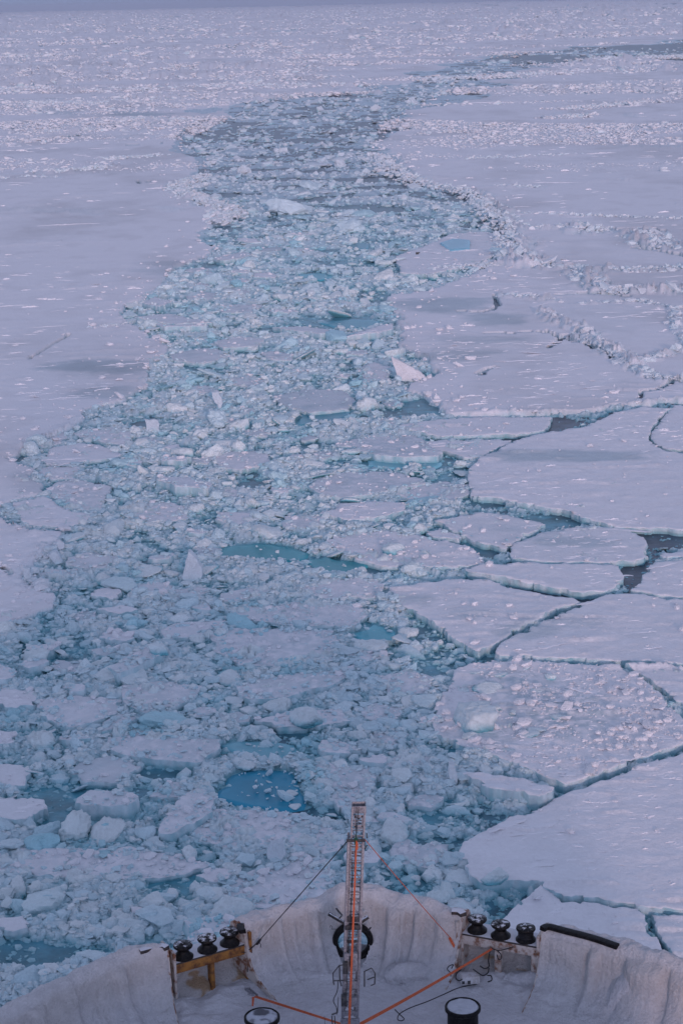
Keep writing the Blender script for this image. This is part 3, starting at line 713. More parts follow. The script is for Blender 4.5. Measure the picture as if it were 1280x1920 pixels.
far_water = (py3 < 122) & (px3 > 960)
h3 = np.where(far_water, h3 - .25 + .25 * sstep(0, .4, gn(X3 / 30, Y3 / 90, 8)), h3)
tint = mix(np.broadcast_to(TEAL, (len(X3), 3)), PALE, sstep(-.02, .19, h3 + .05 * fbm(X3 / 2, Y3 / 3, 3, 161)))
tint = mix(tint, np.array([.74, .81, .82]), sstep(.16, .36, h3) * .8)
tint = mix(tint, DEEP, sstep(.03, -.08, h3) * .6)  # lowest slush tinted darker, gap shade put into the colour
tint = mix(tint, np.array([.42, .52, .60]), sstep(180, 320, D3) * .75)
used, F = grid_faces(nr3, nc3, (h3 > -.12) & (sd3 > -1.2 - 22 * sstep(250, 600, D3)) & (py3 < 1960) & (px3 > -260) & (px3 < 1500))
print(round(time.time() - T0, 1), 'slush verts', used.sum())
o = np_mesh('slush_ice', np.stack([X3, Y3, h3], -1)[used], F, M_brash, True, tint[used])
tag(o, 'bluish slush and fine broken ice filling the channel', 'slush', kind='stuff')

# ------------------------------------------------------------------ broken pieces
def ico(sub):
    bm = bmesh.new(); bmesh.ops.create_icosphere(bm, subdivisions=sub, radius=1)
    V = np.array([v.co[:] for v in bm.verts]); F = np.array([[v.index for v in f.verts] for f in bm.faces], np.int32); bm.free()
    return V / np.linalg.norm(V, axis=1)[:, None], F

def rock(sub, seed, flat=1.0, planes=11, soft=0.0, rough=.06, sharp=10):
    """angular block: a ball cut by random planes"""
    r = np.random.default_rng(seed); V, F = ico(sub)
    N = r.normal(size=(planes, 3)); N /= np.linalg.norm(N, axis=1)[:, None]
    N = np.vstack([N, [[0, 0, 1], [0, 0, -1]]]); dd = np.concatenate([r.uniform(.55, 1.0, planes), [.62, .62]])
    q = np.maximum(V @ N.T, 1e-3) / dd
    inv = np.maximum((q ** sharp).sum(1) ** (1 / sharp), .72)
    rad = 1 / inv
    if rough:
        a = V * 3.1 + r.uniform(0, 50, 3)
        rad = rad * (1 + rough * (gn(a[:, 0] + a[:, 2], a[:, 1] - a[:, 2], seed) + .6 * gn(a[:, 0] * 2.3 - a[:, 1], a[:, 2] * 2.5, seed + 1)))
    P = V * rad[:, None]; P[:, 2] *= flat
    return P, F

def scatter_mesh(name, protos, pos, size, stretch, rot, tilt, tints, mat, smooth=False):
    """many small pieces merged in one mesh"""
    n = len(pos); which = RNG.integers(0, len(protos), n)
    Vs, Fs, Cs = [], [], []; base = 0
    for k, (PV, PF) in enumerate(protos):
        m = which == k
        if not m.any(): continue
        p = pos[m]; s = size[m]; st = stretch[m]; a = rot[m]; t = tilt[m]; ta = RNG.uniform(0, 6.28, m.sum()); tc = tints[m]
        v = PV[None] * (s[:, None, None] * st[:, None, :])
        # tilt about a horizontal axis ta then spin a
        ux, uy = np.cos(ta), np.sin(ta); ct, st_ = np.cos(t), np.sin(t)
        x, y, z = v[..., 0], v[..., 1], v[..., 2]
        al = x * ux[:, None] + y * uy[:, None]; pe = -x * uy[:, None] + y * ux[:, None]
        pe2 = pe * ct[:, None] - z * st_[:, None]; z2 = pe * st_[:, None] + z * ct[:, None]
        x2 = al * ux[:, None] - pe2 * uy[:, None]; y2 = al * uy[:, None] + pe2 * ux[:, None]
        ca, sa = np.cos(a)[:, None], np.sin(a)[:, None]
        x3 = x2 * ca - y2 * sa; y3 = x2 * sa + y2 * ca
        vv = np.stack([x3 + p[:, 0:1], y3 + p[:, 1:2], z2 + p[:, 2:3]], -1)
        nv = PV.shape[0]; cnt = m.sum()
        # snow on top, bluer ice near water, deepened with painted shade for the gaps
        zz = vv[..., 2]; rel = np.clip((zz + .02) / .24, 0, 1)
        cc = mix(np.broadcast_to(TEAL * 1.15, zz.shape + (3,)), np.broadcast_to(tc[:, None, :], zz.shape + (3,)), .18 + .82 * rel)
        Vs.append(vv.reshape(-1, 3)); Cs.append(cc.reshape(-1, 3))
        Fs.append((PF[None] + (np.arange(cnt) * nv)[:, None, None] + base).reshape(-1, PF.shape[1])); base += cnt * nv
    return np_mesh(name, np.vstack(Vs), np.vstack(Fs), mat, smooth, np.vstack(Cs))

def in_floes(X, Y, grow=0.0):
    m = np.zeros(X.shape, bool); top = np.zeros(X.shape)
    for (P, c, zt, tilt, crumbs, wet) in FLOE_TOPS:
        lo = P.min(0); hi = P.max(0)
        b = (X > lo[0]) & (X < hi[0]) & (Y > lo[1]) & (Y < hi[1])
        if not b.any(): continue
        ii = np.where(b)[0]; q = inside(X[ii], Y[ii], P); ii = ii[q]
        m[ii] = True; top[ii] = zt + tilt[0] * (X[ii] - c[0]) + tilt[1] * (Y[ii] - c[1])
    return m, top
def edge_near(X, Y):
    e = np.zeros(X.shape)
    for (P, c, zt, tilt, crumbs, wet) in FLOE_TOPS:
        if wet < .25: continue
        lo = P.min(0); hi = P.max(0); ii = np.where((X > lo[0]) & (X < hi[0]) & (Y > lo[1]) & (Y < hi[1]))[0]
        if len(ii): e[ii] = np.maximum(e[ii], sstep(.9 + .5 * gn(X[ii], Y[ii], 5), .1, seg_dist(X[ii], Y[ii], P[::3], True)))
    return e
POOLW = [(lambda q: q.mean(0) + (q - q.mean(0)) * 1.08)(W(p[0], .05)) for p in POOLS]
def in_pools(X, Y):
    m = np.zeros(X.shape, bool)
    for P in POOLW: m |= inside(X, Y, P)
    return m

def image_points(n, x0, x1, y0, y1, z=0.0):
    px = RNG.uniform(x0, x1, n); py = RNG.uniform(y0, y1, n)
    d = Fv[None] * FPX + Rv[None] * (px - 640)[:, None] + Uv[None] * (960 - py)[:, None]
    t = (z - CAM_Z) / d[:, 2]
    P = CAM + d * t[:, None]
    return P[:, 0], P[:, 1], px, py

def brash(n, y0, y1, rmin_px, rmax_m, power, protos, name, smooth=False, label='', sinkf=.15, amp=1.0):
    X, Y, px, py = image_points(n, -230, 1420, y0, y1)
    sd = lead_sd(X, Y); D = np.hypot(X, Y)
    op = openness(X, Y, px, py); rt = RIGHT_CH(px, py) * (py > 700)
    infl, _ = in_floes(X, Y); inp = in_pools(X, Y)
    keep = (sd > -.3) & (~inp | (RNG.random(n) < .05)) & (RNG.random(n) > np.clip(op, 0, .97)) & (~infl | (RNG.random(n) < .30 * edge_near(X, Y))) & (RNG.random(n) > rt * .55)
    X, Y, px, py, D, op, rt = [a[keep] for a in (X, Y, px, py, D, op, rt)]
    n = len(X)
    infl, ftop = in_floes(X, Y)
    rmin = rmin_px * D / FPX
    u = RNG.random(n)
    rmax = np.maximum(rmax_m * np.minimum(1, (85 / D) ** .5), rmin * 2.5)
    a = 1 - power
    size = (rmin ** a + u * (rmax ** a - rmin ** a)) ** (1 / a)
    cl = .5 + .5 * fbm(X / 4, Y / 7, 3, 171)
    size = size * (.6 + .9 * np.clip(cl, 0, 1)) * amp
    size = size * (1 - .45 * rt)
    k = qk(D * (1 + .12 * gn(X / 9, Y / 9, 2)), 130, 5)
    size = np.where(infl, np.minimum(size, .16), size)
    z = np.where(infl, ftop, np.maximum(slush_h(X, Y, k, op, rt), -.03)) + size * np.where(infl, RNG.uniform(-.1, .4, n), RNG.uniform(-.55, .30, n))
    st = np.stack([RNG.uniform(.8, 1.5, n), RNG.uniform(.7, 1.2, n), RNG.uniform(.45, 1.0, n)], -1)
    flat = RNG.random(n) < .22
    st[flat, 2] *= .35; st[flat, 0] *= 1.25
    tl = np.abs(RNG.normal(0, .3, n))
    q = RNG.random(n)
    t = mix(np.broadcast_to(PALE, (n, 3)), np.array([.78, .83, .84]), sstep(.3, 1.0, q + .3 * fbm(X / 5, Y / 9, 3, 175)) * .8)
    t = t * (.94 + .10 * RNG.random(n))[:, None]
    # clouds of whiter and of bluer brash
    t = mix(t, TEAL * 1.4, sstep(.1, .6, fbm(X / 3, Y / 6, 3, 173)) * .5)
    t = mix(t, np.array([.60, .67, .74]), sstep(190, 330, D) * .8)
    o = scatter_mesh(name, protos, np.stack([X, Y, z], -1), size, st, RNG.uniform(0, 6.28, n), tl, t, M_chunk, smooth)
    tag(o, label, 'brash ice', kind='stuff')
    print(round(time.time() - T0, 1), name, n)

def knobbly(sub, seed, amp=.35, fr=1.6, cut=None):
    """a lump of frozen snow: overlapping knobs, cut by a few fracture planes"""
    r = np.random.default_rng(seed); V, F = ico(sub)
    o = r.uniform(0, 50, 3); rad = np.full(len(V), .62)
    K = r.normal(size=(9, 3)); K /= np.linalg.norm(K, axis=1)[:, None]
    for q in K: rad = np.maximum(rad, .5 + r.uniform(.2, .5) * np.sqrt(np.clip(1 - ((1 - V @ q) / r.uniform(.12, .35)), 0, 1)))
    P = V * rad[:, None]
    a = P * fr * 3 + o
    P = P * (1 + amp * .35 * gn(a[:, 0] + a[:, 2] * .7, a[:, 1] - a[:, 2] * .7, seed) + amp * .22 * gn(a[:, 0] * 2.3 - a[:, 2], a[:, 1] * 2.3 + a[:, 2] * 1.5, seed + 1))[:, None]
    for q in r.normal(size=(cut if cut is not None else 3, 3)):
        q = q / np.linalg.norm(q); d = P @ q - r.uniform(.5, .75); P = P - np.maximum(d, 0)[:, None] * q * .9
    return P / np.abs(P).max(), F
small = [rock(1, 900 + k, 1, 8, rough=0) if k % 2 else knobbly(1, 900 + k, cut=2) for k in range(14)]
V0, F0 = ico(1)
def lowrock(seed):
    bm = bmesh.new(); r = np.random.default_rng(seed)
    p = r.normal(size=(14, 3)); p /= np.linalg.norm(p, axis=1)[:, None]; p *= r.uniform(.75, 1.1, (14, 1))
    for q in p: bm.verts.new(q)
    res = bmesh.ops.convex_hull(bm, input=bm.verts)
    bmesh.ops.delete(bm, geom=[g for g in res['geom_interior'] if isinstance(g, bmesh.types.BMVert)], context='VERTS')
    bmesh.ops.triangulate(bm, faces=bm.faces); bm.verts.index_update()
    V = np.array([v.co[:] for v in bm.verts]); F = np.array([[v.index for v in f.verts] for f in bm.faces], np.int32); bm.free()
    return V, F
tiny = [lowrock(40 + k) for k in range(14)]
mids = [rock(3, 950 + k, 1, 8 + k % 6, rough=.10, sharp=26) if k % 3 == 0 else knobbly(3, 950 + k, .5) for k in range(15)]
brash(190000, 90, 1900, 2.0, .16, 2.2, tiny, 'fine_brash_ice', label='small angular crumbs of ice crowding the channel')
brash(56000, 100, 1900, 4.5, .32, 2.4, small, 'brash_ice', label='fist to bucket sized broken ice filling the channel')
brash(2600, 250, 1880, 10, .55, 2.6, mids, 'brash_blocks', smooth=False, label='larger rounded lumps of broken ice in the channel')

# crumbs lying on the floes and beside the channel
def crumbs():
    Xs, Ys, Zs, Ss = [], [], [], []
    for (P, c, zt, tilt, crumb, wet) in FLOE_TOPS:
        lo = P.min(0); hi = P.max(0); area = (hi - lo).prod(); d = np.hypot(*c)
        pxw = np.array(to_px([lo[0], lo[1], 0])) - np.array(to_px([hi[0], hi[1], 0])); ipx = abs(pxw[0] * pxw[1])
        n = int(ipx * .011 * crumb) + 6
        x = RNG.uniform(lo[0], hi[0], n); y = RNG.uniform(lo[1], hi[1], n)
        m = inside(x, y, P) & (np.abs(x) < y * .25) & (gn(x / 1.4, y / 2, 401) > -.35 + .3 * (RNG.random(n)))
        x, y = x[m], y[m]; n = len(x)
        s = (1.6 * d / FPX) * (RNG.random(n) ** -.55)
        s = np.minimum(s, .22)
        big = 1 - wet
        z = zt + snow_h(x, y, .35 + .65 * big) + tilt[0] * (x - c[0]) + tilt[1] * (y - c[1]) + s * .25
        Xs.append(x); Ys.append(y); Zs.append(z); Ss.append(s)
    # along the sheet margins
    X, Y, px, py = image_points(16000, -50, 1330, 180, 1200, .35)
    sd = -lead_sd(X, Y); m = (sd > .1) & (RNG.random(len(X)) < np.exp(-sd / 2.2))
    X, Y = X[m], Y[m]; s = 1.8 * np.hypot(X, Y) / FPX * RNG.random(len(X)) ** -.5; s = np.minimum(s, .35)
    Xs.append(X); Ys.append(Y); Zs.append(.33 + snow_h(X, Y) + s * .2); Ss.append(s)
    X = np.concatenate(Xs); Y = np.concatenate(Ys); Z = np.concatenate(Zs); S = np.concatenate(Ss); n = len(X)
    st = np.stack([RNG.uniform(.8, 1.6, n), RNG.uniform(.7, 1.2, n), RNG.uniform(.4, .9, n)], -1)
    t = np.broadcast_to(SNOW, (n, 3)).copy()
    o = scatter_mesh('ice_crumbs', small, np.stack([X, Y, Z], -1), S, st, RNG.uniform(0, 6.28, n), np.abs(RNG.normal(0, .25, n)), t, M_chunk)
    tag(o, 'white crumbs of ice sprinkled over the floes', 'ice crumbs', kind='stuff')
    print(round(time.time() - T0, 1), 'crumbs', n)
crumbs()

# rubble blocks on the ridges of the fast ice
def ridge_rubble():
    Xs, Ys, Ss, Zs = [], [], [], []
    for pts, hw, hh in RIDGES:
        Pw = W(pts); seg = np.linalg.norm(np.diff(Pw, axis=0), axis=1); Lt = seg.sum(); d = np.hypot(*Pw.mean(0))
        if d > 900: continue
        s0 = 3.0 * d / FPX
        n = int(min(1100, Lt * hw * 2 / (s0 * s0 * 9) * (d / 110)))
        n = max(n, 30)
        t = RNG.random(n) * Lt; cum = np.concatenate([[0], np.cumsum(seg)]); k = np.clip(np.searchsorted(cum, t) - 1, 0, len(seg) - 1)
        f = (t - cum[k]) / seg[k]; p = Pw[k] + (Pw[k + 1] - Pw[k]) * f[:, None]
        off = RNG.normal(0, hw * .45, (n, 2)); p = p + off
        r = np.hypot(off[:, 0], off[:, 1]) / hw
        s = s0 * .7 * RNG.random(n) ** -.55; s = np.minimum(s, .2 + hh * .45)
        Xs.append(p[:, 0]); Ys.append(p[:, 1]); Ss.append(s); Zs.append(.33 + hh * .55 * np.exp(-r * r * 2) * RNG.uniform(0, 1, n) + s * .0)
    X = np.concatenate(Xs); Y = np.concatenate(Ys); Z = np.concatenate(Zs); S = np.concatenate(Ss); n = len(X)
    st = np.stack([RNG.uniform(.8, 1.7, n), RNG.uniform(.7, 1.3, n), RNG.uniform(.4, 1., n)], -1)
    t = mix(np.broadcast_to(SNOW * .97, (n, 3)), PALE, .2 + RNG.random(n) * .5)
    o = scatter_mesh('ridge_rubble', small, np.stack([X, Y, Z], -1), S, st, RNG.uniform(0, 6.28, n), np.abs(RNG.normal(0, .5, n)), t, M_chunk)
    tag(o, 'blocky ice rubble heaped along pressure ridges', 'ice rubble', kind='stuff')
    print(round(time.time() - T0, 1), 'rubble', n)
ridge_rubble()

# ---- the far ridged ice: jumbled blocks wherever the distant pressure fields run
def far_rubble():
    X, Y, px, py = image_points(210000, -200, 1480, 14, 330, .35)
    D = np.hypot(X, Y); ff = .6 * fbm(X / 300, Y / 150, 4, 101) + .6 * fbm(X / 70, Y / 45, 3, 102) * sstep(2200, 600, D)
    w = sstep(-.12, .25, ff) * sstep(230, 480, D)
    for pts, hw, hh in RIDGES:
        Pw = W(pts); d0 = np.hypot(*Pw.mean(0))
        if d0 < 350: continue
        lo = Pw.min(0) - 4 * hw; hi = Pw.max(0) + 4 * hw; m = (X > lo[0]) & (X < hi[0]) & (Y > lo[1]) & (Y < hi[1])
        if m.any(): w[m] = np.maximum(w[m], sstep(1.6, .3, seg_dist(X[m], Y[m], Pw) / (hw * (1.6 + .9 * gn(X[m] / hw / 2, Y[m] / hw / 3, 93)))))
    sd = -lead_sd(X, Y); keep = (sd > 0) & (RNG.random(len(X)) < w * .75)
    X, Y, D, w = X[keep], Y[keep], D[keep], w[keep]; n = len(X)
    s = np.minimum(1.2 * RNG.random(n) ** -.45, 7) * D / FPX; s = np.minimum(s, 3.2)
    st = np.stack([RNG.uniform(.9, 2.2, n), RNG.uniform(.8, 1.6, n), RNG.uniform(.35, .9, n)], -1)
    Z = .3 + w * np.minimum(.3 + D / 1500, 2.0) * RNG.random(n) - s * .15
    t = mix(np.broadcast_to(SNOW * .96, (n, 3)), PALE, RNG.random(n) * .3)
    o = scatter_mesh('distant_rubble', tiny, np.stack([X, Y, Z], -1), s, st, RNG.normal(0, .5, n), np.abs(RNG.normal(0, .3, n)), t, M_snow, True)
    tag(o, 'rough fields of piled ice stretching to the horizon', 'ice rubble', kind='stuff'); print('far', n)
far_rubble()

# ---- wind-cut snow crests lying on the sheets and the big floes
def wedge(seed):
    r = np.random.default_rng(seed); xs = np.linspace(-1, 1, 13); bend = r.uniform(-.35, .35); sk = r.uniform(-.5, .5)
    top = np.clip(1 - np.abs(xs - sk * .5 * (1 - xs * xs)) ** 2.2, 0, 1) * (.65 + .5 * r.random(13)); top[0] = top[-1] = 0
    y0 = bend * xs ** 2 + .12 * r.normal(size=13)
    V = np.vstack([np.stack([xs, y0, np.full(13, -.5)], -1), np.stack([xs, y0 + .16, top], -1), np.stack([xs, y0 + .25, top * .75], -1), np.stack([xs, y0 + 1.0 * (.4 + top), np.full(13, -.5)], -1)])
    k = np.arange(12); F = np.vstack([np.stack([a * 13 + k, a * 13 + k + 1, (a + 1) * 13 + k + 1, (a + 1) * 13 + k], -1) for a in range(3)])
    return V, F
def wind_crests():
    pr = [wedge(70 + k) for k in range(12)]; Vs, Fs, Cs = [], [], []; base = 0
    X, Y, px, py = image_points(30000, -120, 1400, 165, 1720, .35)
    D = np.hypot(X, Y); kx = qk(D, 110, 8); ky = kx * 2
    sd = -lead_sd(X, Y)
    cl = fbm(X / (9 * kx), Y / (9 * ky), 3, 181) + .35 * gn(X / (2 * kx), Y / (3 * ky), 183)
    onf = np.zeros(len(X), bool); top = np.full(len(X), .33)
    for (P, c, zt, tilt, crumbs, wet) in FLOE_TOPS:
        if wet > .28: continue
        lo = P.min(0); hi = P.max(0); ii = np.where((X > lo[0]) & (X < hi[0]) & (Y > lo[1]) & (Y < hi[1]))[0]
        if not len(ii): continue
        q = sdf(X[ii], Y[ii], P); ii = ii[q > .35]; onf[ii] = True; top[ii] = zt + tilt[0] * (X[ii] - c[0]) + tilt[1] * (Y[ii] - c[1])
    keep = ((sd > 1.0) | onf) & (RNG.random(len(X)) < sstep(-.3, .7, cl) * (.42 - .22 * sstep(140, 240, D)))
    keep &= ~((sd > 0) & onf)
    X, Y, D, top, onf = [a[keep] for a in (X, Y, D, top, onf)]; n = len(X)
    L = np.minimum(6.0 * RNG.random(n) ** -.6, 60) * D / FPX
    H = np.minimum(.52 * RNG.random(n) ** -.4, 2.6) * D / FPX
    H = np.minimum(H, L * .35); Wd = np.minimum(L * .7, H * 11 + .1)
    Z = top + snow_h(X, Y)
    rot = RNG.normal(.12, .30, n)
    which = RNG.integers(0, 12, n)
    for k, (PV, PF) in enumerate(pr):
        m = which == k
        v = PV[None] * np.stack([L[m], Wd[m], H[m]], -1)[:, None, :]
        ca, sa = np.cos(rot[m])[:, None], np.sin(rot[m])[:, None]
        V = np.stack([v[..., 0] * ca - v[..., 1] * sa + X[m][:, None], v[..., 0] * sa + v[..., 1] * ca + Y[m][:, None], v[..., 2] + Z[m][:, None]], -1)
        nv = len(PV); Fs.append((PF[None] + (np.arange(m.sum()) * nv)[:, None, None] + base).reshape(-1, 4)); base += m.sum() * nv; Vs.append(V.reshape(-1, 3))
    V = np.vstack(Vs)
    o = np_mesh('wind_crests', V, np.vstack(Fs), M_snow, False, np.broadcast_to(SNOW * 1.03, (len(V), 3)))
    tag(o, 'short wind cut snow crests scattered over the flat ice', 'snow crests', kind='stuff')
    print('crests', n)
wind_crests()

# ---- individual chunks
protoM = []
def chunk_mesh(seed, flat, planes=10, rough=.10, sharp=16):
    if planes == 16: V, F = knobbly(4, seed, .6, 1.8); V[:, 2] *= flat * 1.15
    else:
        V, F = rock(4, seed, flat, planes, rough=rough, sharp=sharp)
        n_ = V / np.linalg.norm(V, axis=1)[:, None]; a = V * 2.6 + seed
        V = V + n_ * (.07 * gn(a[:, 0] * 2 + a[:, 2], a[:, 1] * 2 - a[:, 2], seed + 5) + .035 * gn(a[:, 0] * 5 - a[:, 2] * 3, a[:, 1] * 5 + a[:, 2] * 3, seed + 6))[:, None] * np.array([1, 1, flat])
    zz = V[:, 2] / max(1e-3, V[:, 2].max())
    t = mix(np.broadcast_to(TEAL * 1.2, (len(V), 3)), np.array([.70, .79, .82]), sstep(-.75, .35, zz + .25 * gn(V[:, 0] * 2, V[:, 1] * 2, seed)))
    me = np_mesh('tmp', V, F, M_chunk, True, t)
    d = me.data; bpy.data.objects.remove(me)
    d.name = 'ice_chunk'
    return d
BLOCK = [chunk_mesh(600 + k, .85, 8 + k % 5) for k in range(12)]
LUMP = [chunk_mesh(640 + k, .8, 16, .22, 7) for k in range(8)]
PLATE = [chunk_mesh(680 + k, .22, 8, .06, 20) for k in range(8)]
def put_chunk(me, x, y, z, s, rot, tilt, label, group, name='ice_chunk', cat='ice chunk', sc=(1, 1, 1)):
    o = bpy.data.objects.new(name, me); COL.objects.link(o)
    o.location = (x, y, z); o.rotation_euler = (tilt[0], tilt[1], rot); o.scale = (s * sc[0], s * sc[1], s * sc[2])
    tag(o, label, cat, group); return o

# hand placed: x, y, radius px, kind, squash, label
HAND = [
    (765, 697, 0, None, None),
]
def shard(pts, lean, thick, label, z0=-.1, tone=(.60, .68, .74)):
    """an upright plate: outline in pixels seen face on, at the distance of its foot"""
    foot = max(pts, key=lambda p: p[1]); Yd = at(foot[0], foot[1], .15)[1]
    A = np.array([at_y(x, y, Yd) for x, y in pts]); base = at(foot[0], foot[1], .15)
    c = A.mean(0)
    n = len(A); fine = []
    for i in range(n):
        for j in range(6): fine.append(A[i] + (A[(i + 1) % n] - A[i]) * j / 6)
    A = np.array(fine); n = len(A)
    A[:, 0] += .08 * gn(A[:, 2] * 4, A[:, 0] * 4, 77); A[:, 2] += .07 * gn(A[:, 0] * 4, A[:, 2] * 5, 78)
    A[:, 1] += (A[:, 2] - z0) * lean
    m = A.mean(0)
    rows = []
    for q, off in ((.0, -thick / 2), (.7, -thick / 2), (.96, -thick / 2), (1., -thick * .2), (1., thick * .2), (.96, thick / 2), (.7, thick / 2), (0., thick / 2)):
        r = m + (A - m) * q; r[:, 1] += off + .09 * gn(r[:, 0] * 3, r[:, 2] * 3, 80) ; rows.append(r)
    V = np.vstack(rows); k = np.arange(n); k2 = (k + 1) % n
    F = np.vstack([np.stack([a * n + k, a * n + k2, (a + 1) * n + k2, (a + 1) * n + k], -1) for a in range(len(rows) - 1)])
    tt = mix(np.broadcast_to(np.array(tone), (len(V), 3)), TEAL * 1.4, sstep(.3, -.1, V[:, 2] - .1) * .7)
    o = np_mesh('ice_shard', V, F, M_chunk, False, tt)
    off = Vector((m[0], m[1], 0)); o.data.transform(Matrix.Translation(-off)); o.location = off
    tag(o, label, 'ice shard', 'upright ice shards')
shard([(733, 672), (738, 690), (745, 714), (775, 716), (806, 714), (790, 700), (760, 684)], .5, .5, 'bright triangular shard of ice standing at the edge of the right sheet', tone=(.72, .72, .75))
shard([(352, 1044), (345, 1062), (342, 1088), (360, 1090), (377, 1088), (379, 1068), (365, 1055)], .8, .6, 'upright triangular shard of ice left of the long turquoise pool')
shard([(47, 1066), (45, 1085), (50, 1094), (58, 1093), (60, 1078), (55, 1066)], .25, .5, 'upright rounded white block on the left sheet edge')
shard([(90, 1046), (104, 1038), (117, 1057), (104, 1060)], .8, .4, 'little white pyramid block on the left sheet edge')
shard([(396, 738), (400, 752), (412, 768), (418, 757), (410, 738)], .5, .4, 'slim upright shard in the upper left of the channel')
shard([(270, 790), (275, 812), (300, 812), (295, 792)], .8, .3, 'small leaning plate behind the greyish floe at the left')
shard([(505, 1595), (500, 1615), (520, 1625), (535, 1608), (528, 1590)], .7, .3, 'small standing shard on the raft below the blue pool')
shard([(842, 1438), (840, 1458), (846, 1475), (856, 1474), (857, 1455), (852, 1438)], .4, .3, 'slim white block at the left end of the curved thick slab')

named = [  # x, y, radius px, mesh list, label
    (250, 725, 0, 0, ''),
]
NAMED = [
    (450, 845, 16, 'L', 'round snowy boulder of ice in the left half of the upper channel'),
    (285, 1692, 26, 'B', 'pinkish block of ice left of the bow'), (440, 1708, 34, 'B', 'big pale block of ice above the left row of rollers'),
    (140, 1560, 40, 'L', 'large craggy lump beside the dark teal water at the left'), (355, 1598, 18, 'B', 'square white block on the slush left of the mottled slab'),
    (460, 1432, 17, 'B', 'white cube of ice on the upper edge of the blue pool'), (545, 1480, 11, 'P', 'thin white fragment floating on the right of the blue pool'),
    (553, 1507, 9, 'P', 'smaller white fragment in the lower right corner of the blue pool'),
    (890, 1040 - 5, 0, 'B', ''), (80, 1395, 34, 'L', 'tall bluish hump of ice at the left edge'), (875, 1690, 26, 'P', 'flat pale cake of ice above the right row of rollers'),
    (930, 1660, 20, 'B', 'blocky fragment under the nearest snow floe'), (70, 1235, 24, 'B', 'angular block at the left edge below the sheet'),
    (840, 448, 9, 'B', ''), (300, 1240, 18, 'B', 'smooth block right of the tipped plank'), (500, 1120, 0, 'B', ''),
    (410, 1188, 10, 'B', 'round white block on the squarish dotted floe'), (590, 1370, 0, 'B', ''), (900, 1610, 0, 'B', ''),
    (690, 765, 22, 'L', 'heap of snowy brash right of the grey flat pan'), (1120, 1025, 0, 'B', ''),
    (735, 1560, 30, 'B', 'smooth turquoise boulder just right of the mast head'), (590, 1690 - 40, 0, 'B', ''),
    (240, 908 - 8, 14, 'P', ''), (262, 1710, 20, 'L', ''), (365, 1010, 10, 'B', 'pink tinted block in the fine brash above the upright shard'),
    (740, 1035, 16, 'B', 'standing pale block on the crumb covered floe'), (210, 1705, 16, 'B', ''),
    (1000, 1300, 11, 'P', 'small cake in the middle of the grey patch on the strewn floe'), (1030, 1275, 9, 'B', 'small white block on the upper right of the strewn floe'),
    (960, 1345, 9, 'B', 'small block just right of the large pale wedge'), (1000, 1375, 16, 'P', 'tilted cake beside another near the lower corner of the strewn floe'),
    (870, 1300, 10, 'P', 'small cake at the left rim of the strewn floe'), (1020, 1330, 7, 'B', 'tiny block at the lower right of the grey patch'),
    (985, 1255, 8, 'P', 'small cake close to the back edge of the strewn floe'), (930, 1335, 9, 'B', 'block touching the top of the large pale wedge'),
    (895, 1368, 40, 'B', 'large pale wedge leaning on the left part of the block strewn floe'), (577, 1358, 30, 'B', 'pale blue leaning block left of the block strewn floe'), (790, 530, 9, 'B', 'pink block pair leaning near the far pan'), (812, 520, 10, 'B', 'bluish upright block beside the pink one near the far pan'),
    (985, 1385, 18, 'P', 'tilted white cake on the block strewn floe near its lower corner'), (955, 1412, 10, 'P', 'small cake left of the tilted white one on the block strewn floe'),
    (890, 1265, 10, 'P', 'pink tinted cake at the top left of the block strewn floe'), (880, 1390, 12, 'B', 'white cube in front of the large pale wedge'),
    (1045, 1350, 14, 'P', 'flat white cake at the middle right of the block strewn floe'), (900, 1325, 14, 'P', 'long flat cake above the large pale wedge'),
    (940, 1268, 12, 'P', 'oblong cake near the back edge of the block strewn floe'), (975, 1322, 8, 'B', 'small upright cube in the centre of the block strewn floe'),
    (915, 1300, 22, 'P', 'widest flat cake on the left part of the block strewn floe'),
]
sx_floe = {}
def top_z(x, y):
    m, t = in_floes(np.array([x]), np.array([y]))
    return float(t[0]) if m[0] else 0.05
placed = []
for q, (x, y, r, kd, label) in enumerate(NAMED):
    if not label or not r: continue
    p = at(x, y, .25); s = r * np.hypot(p[0], p[1]) / FPX * 1.15
    me = {'B': BLOCK, 'L': LUMP, 'P': PLATE}[kd][q % 8]
    z = top_z(p[0], p[1]); z += s * (.35 if kd != 'P' else .12)
    if 'pool' in label and 'float' in label or 'lower right' in label: z = .13
    put_chunk(me, p[0], p[1], z, s, random.uniform(0, 6.28), (random.uniform(-.2, .2), random.uniform(-.2, .2)), label, 'larger chunks of ice')
    placed.append((p[0], p[1], s))
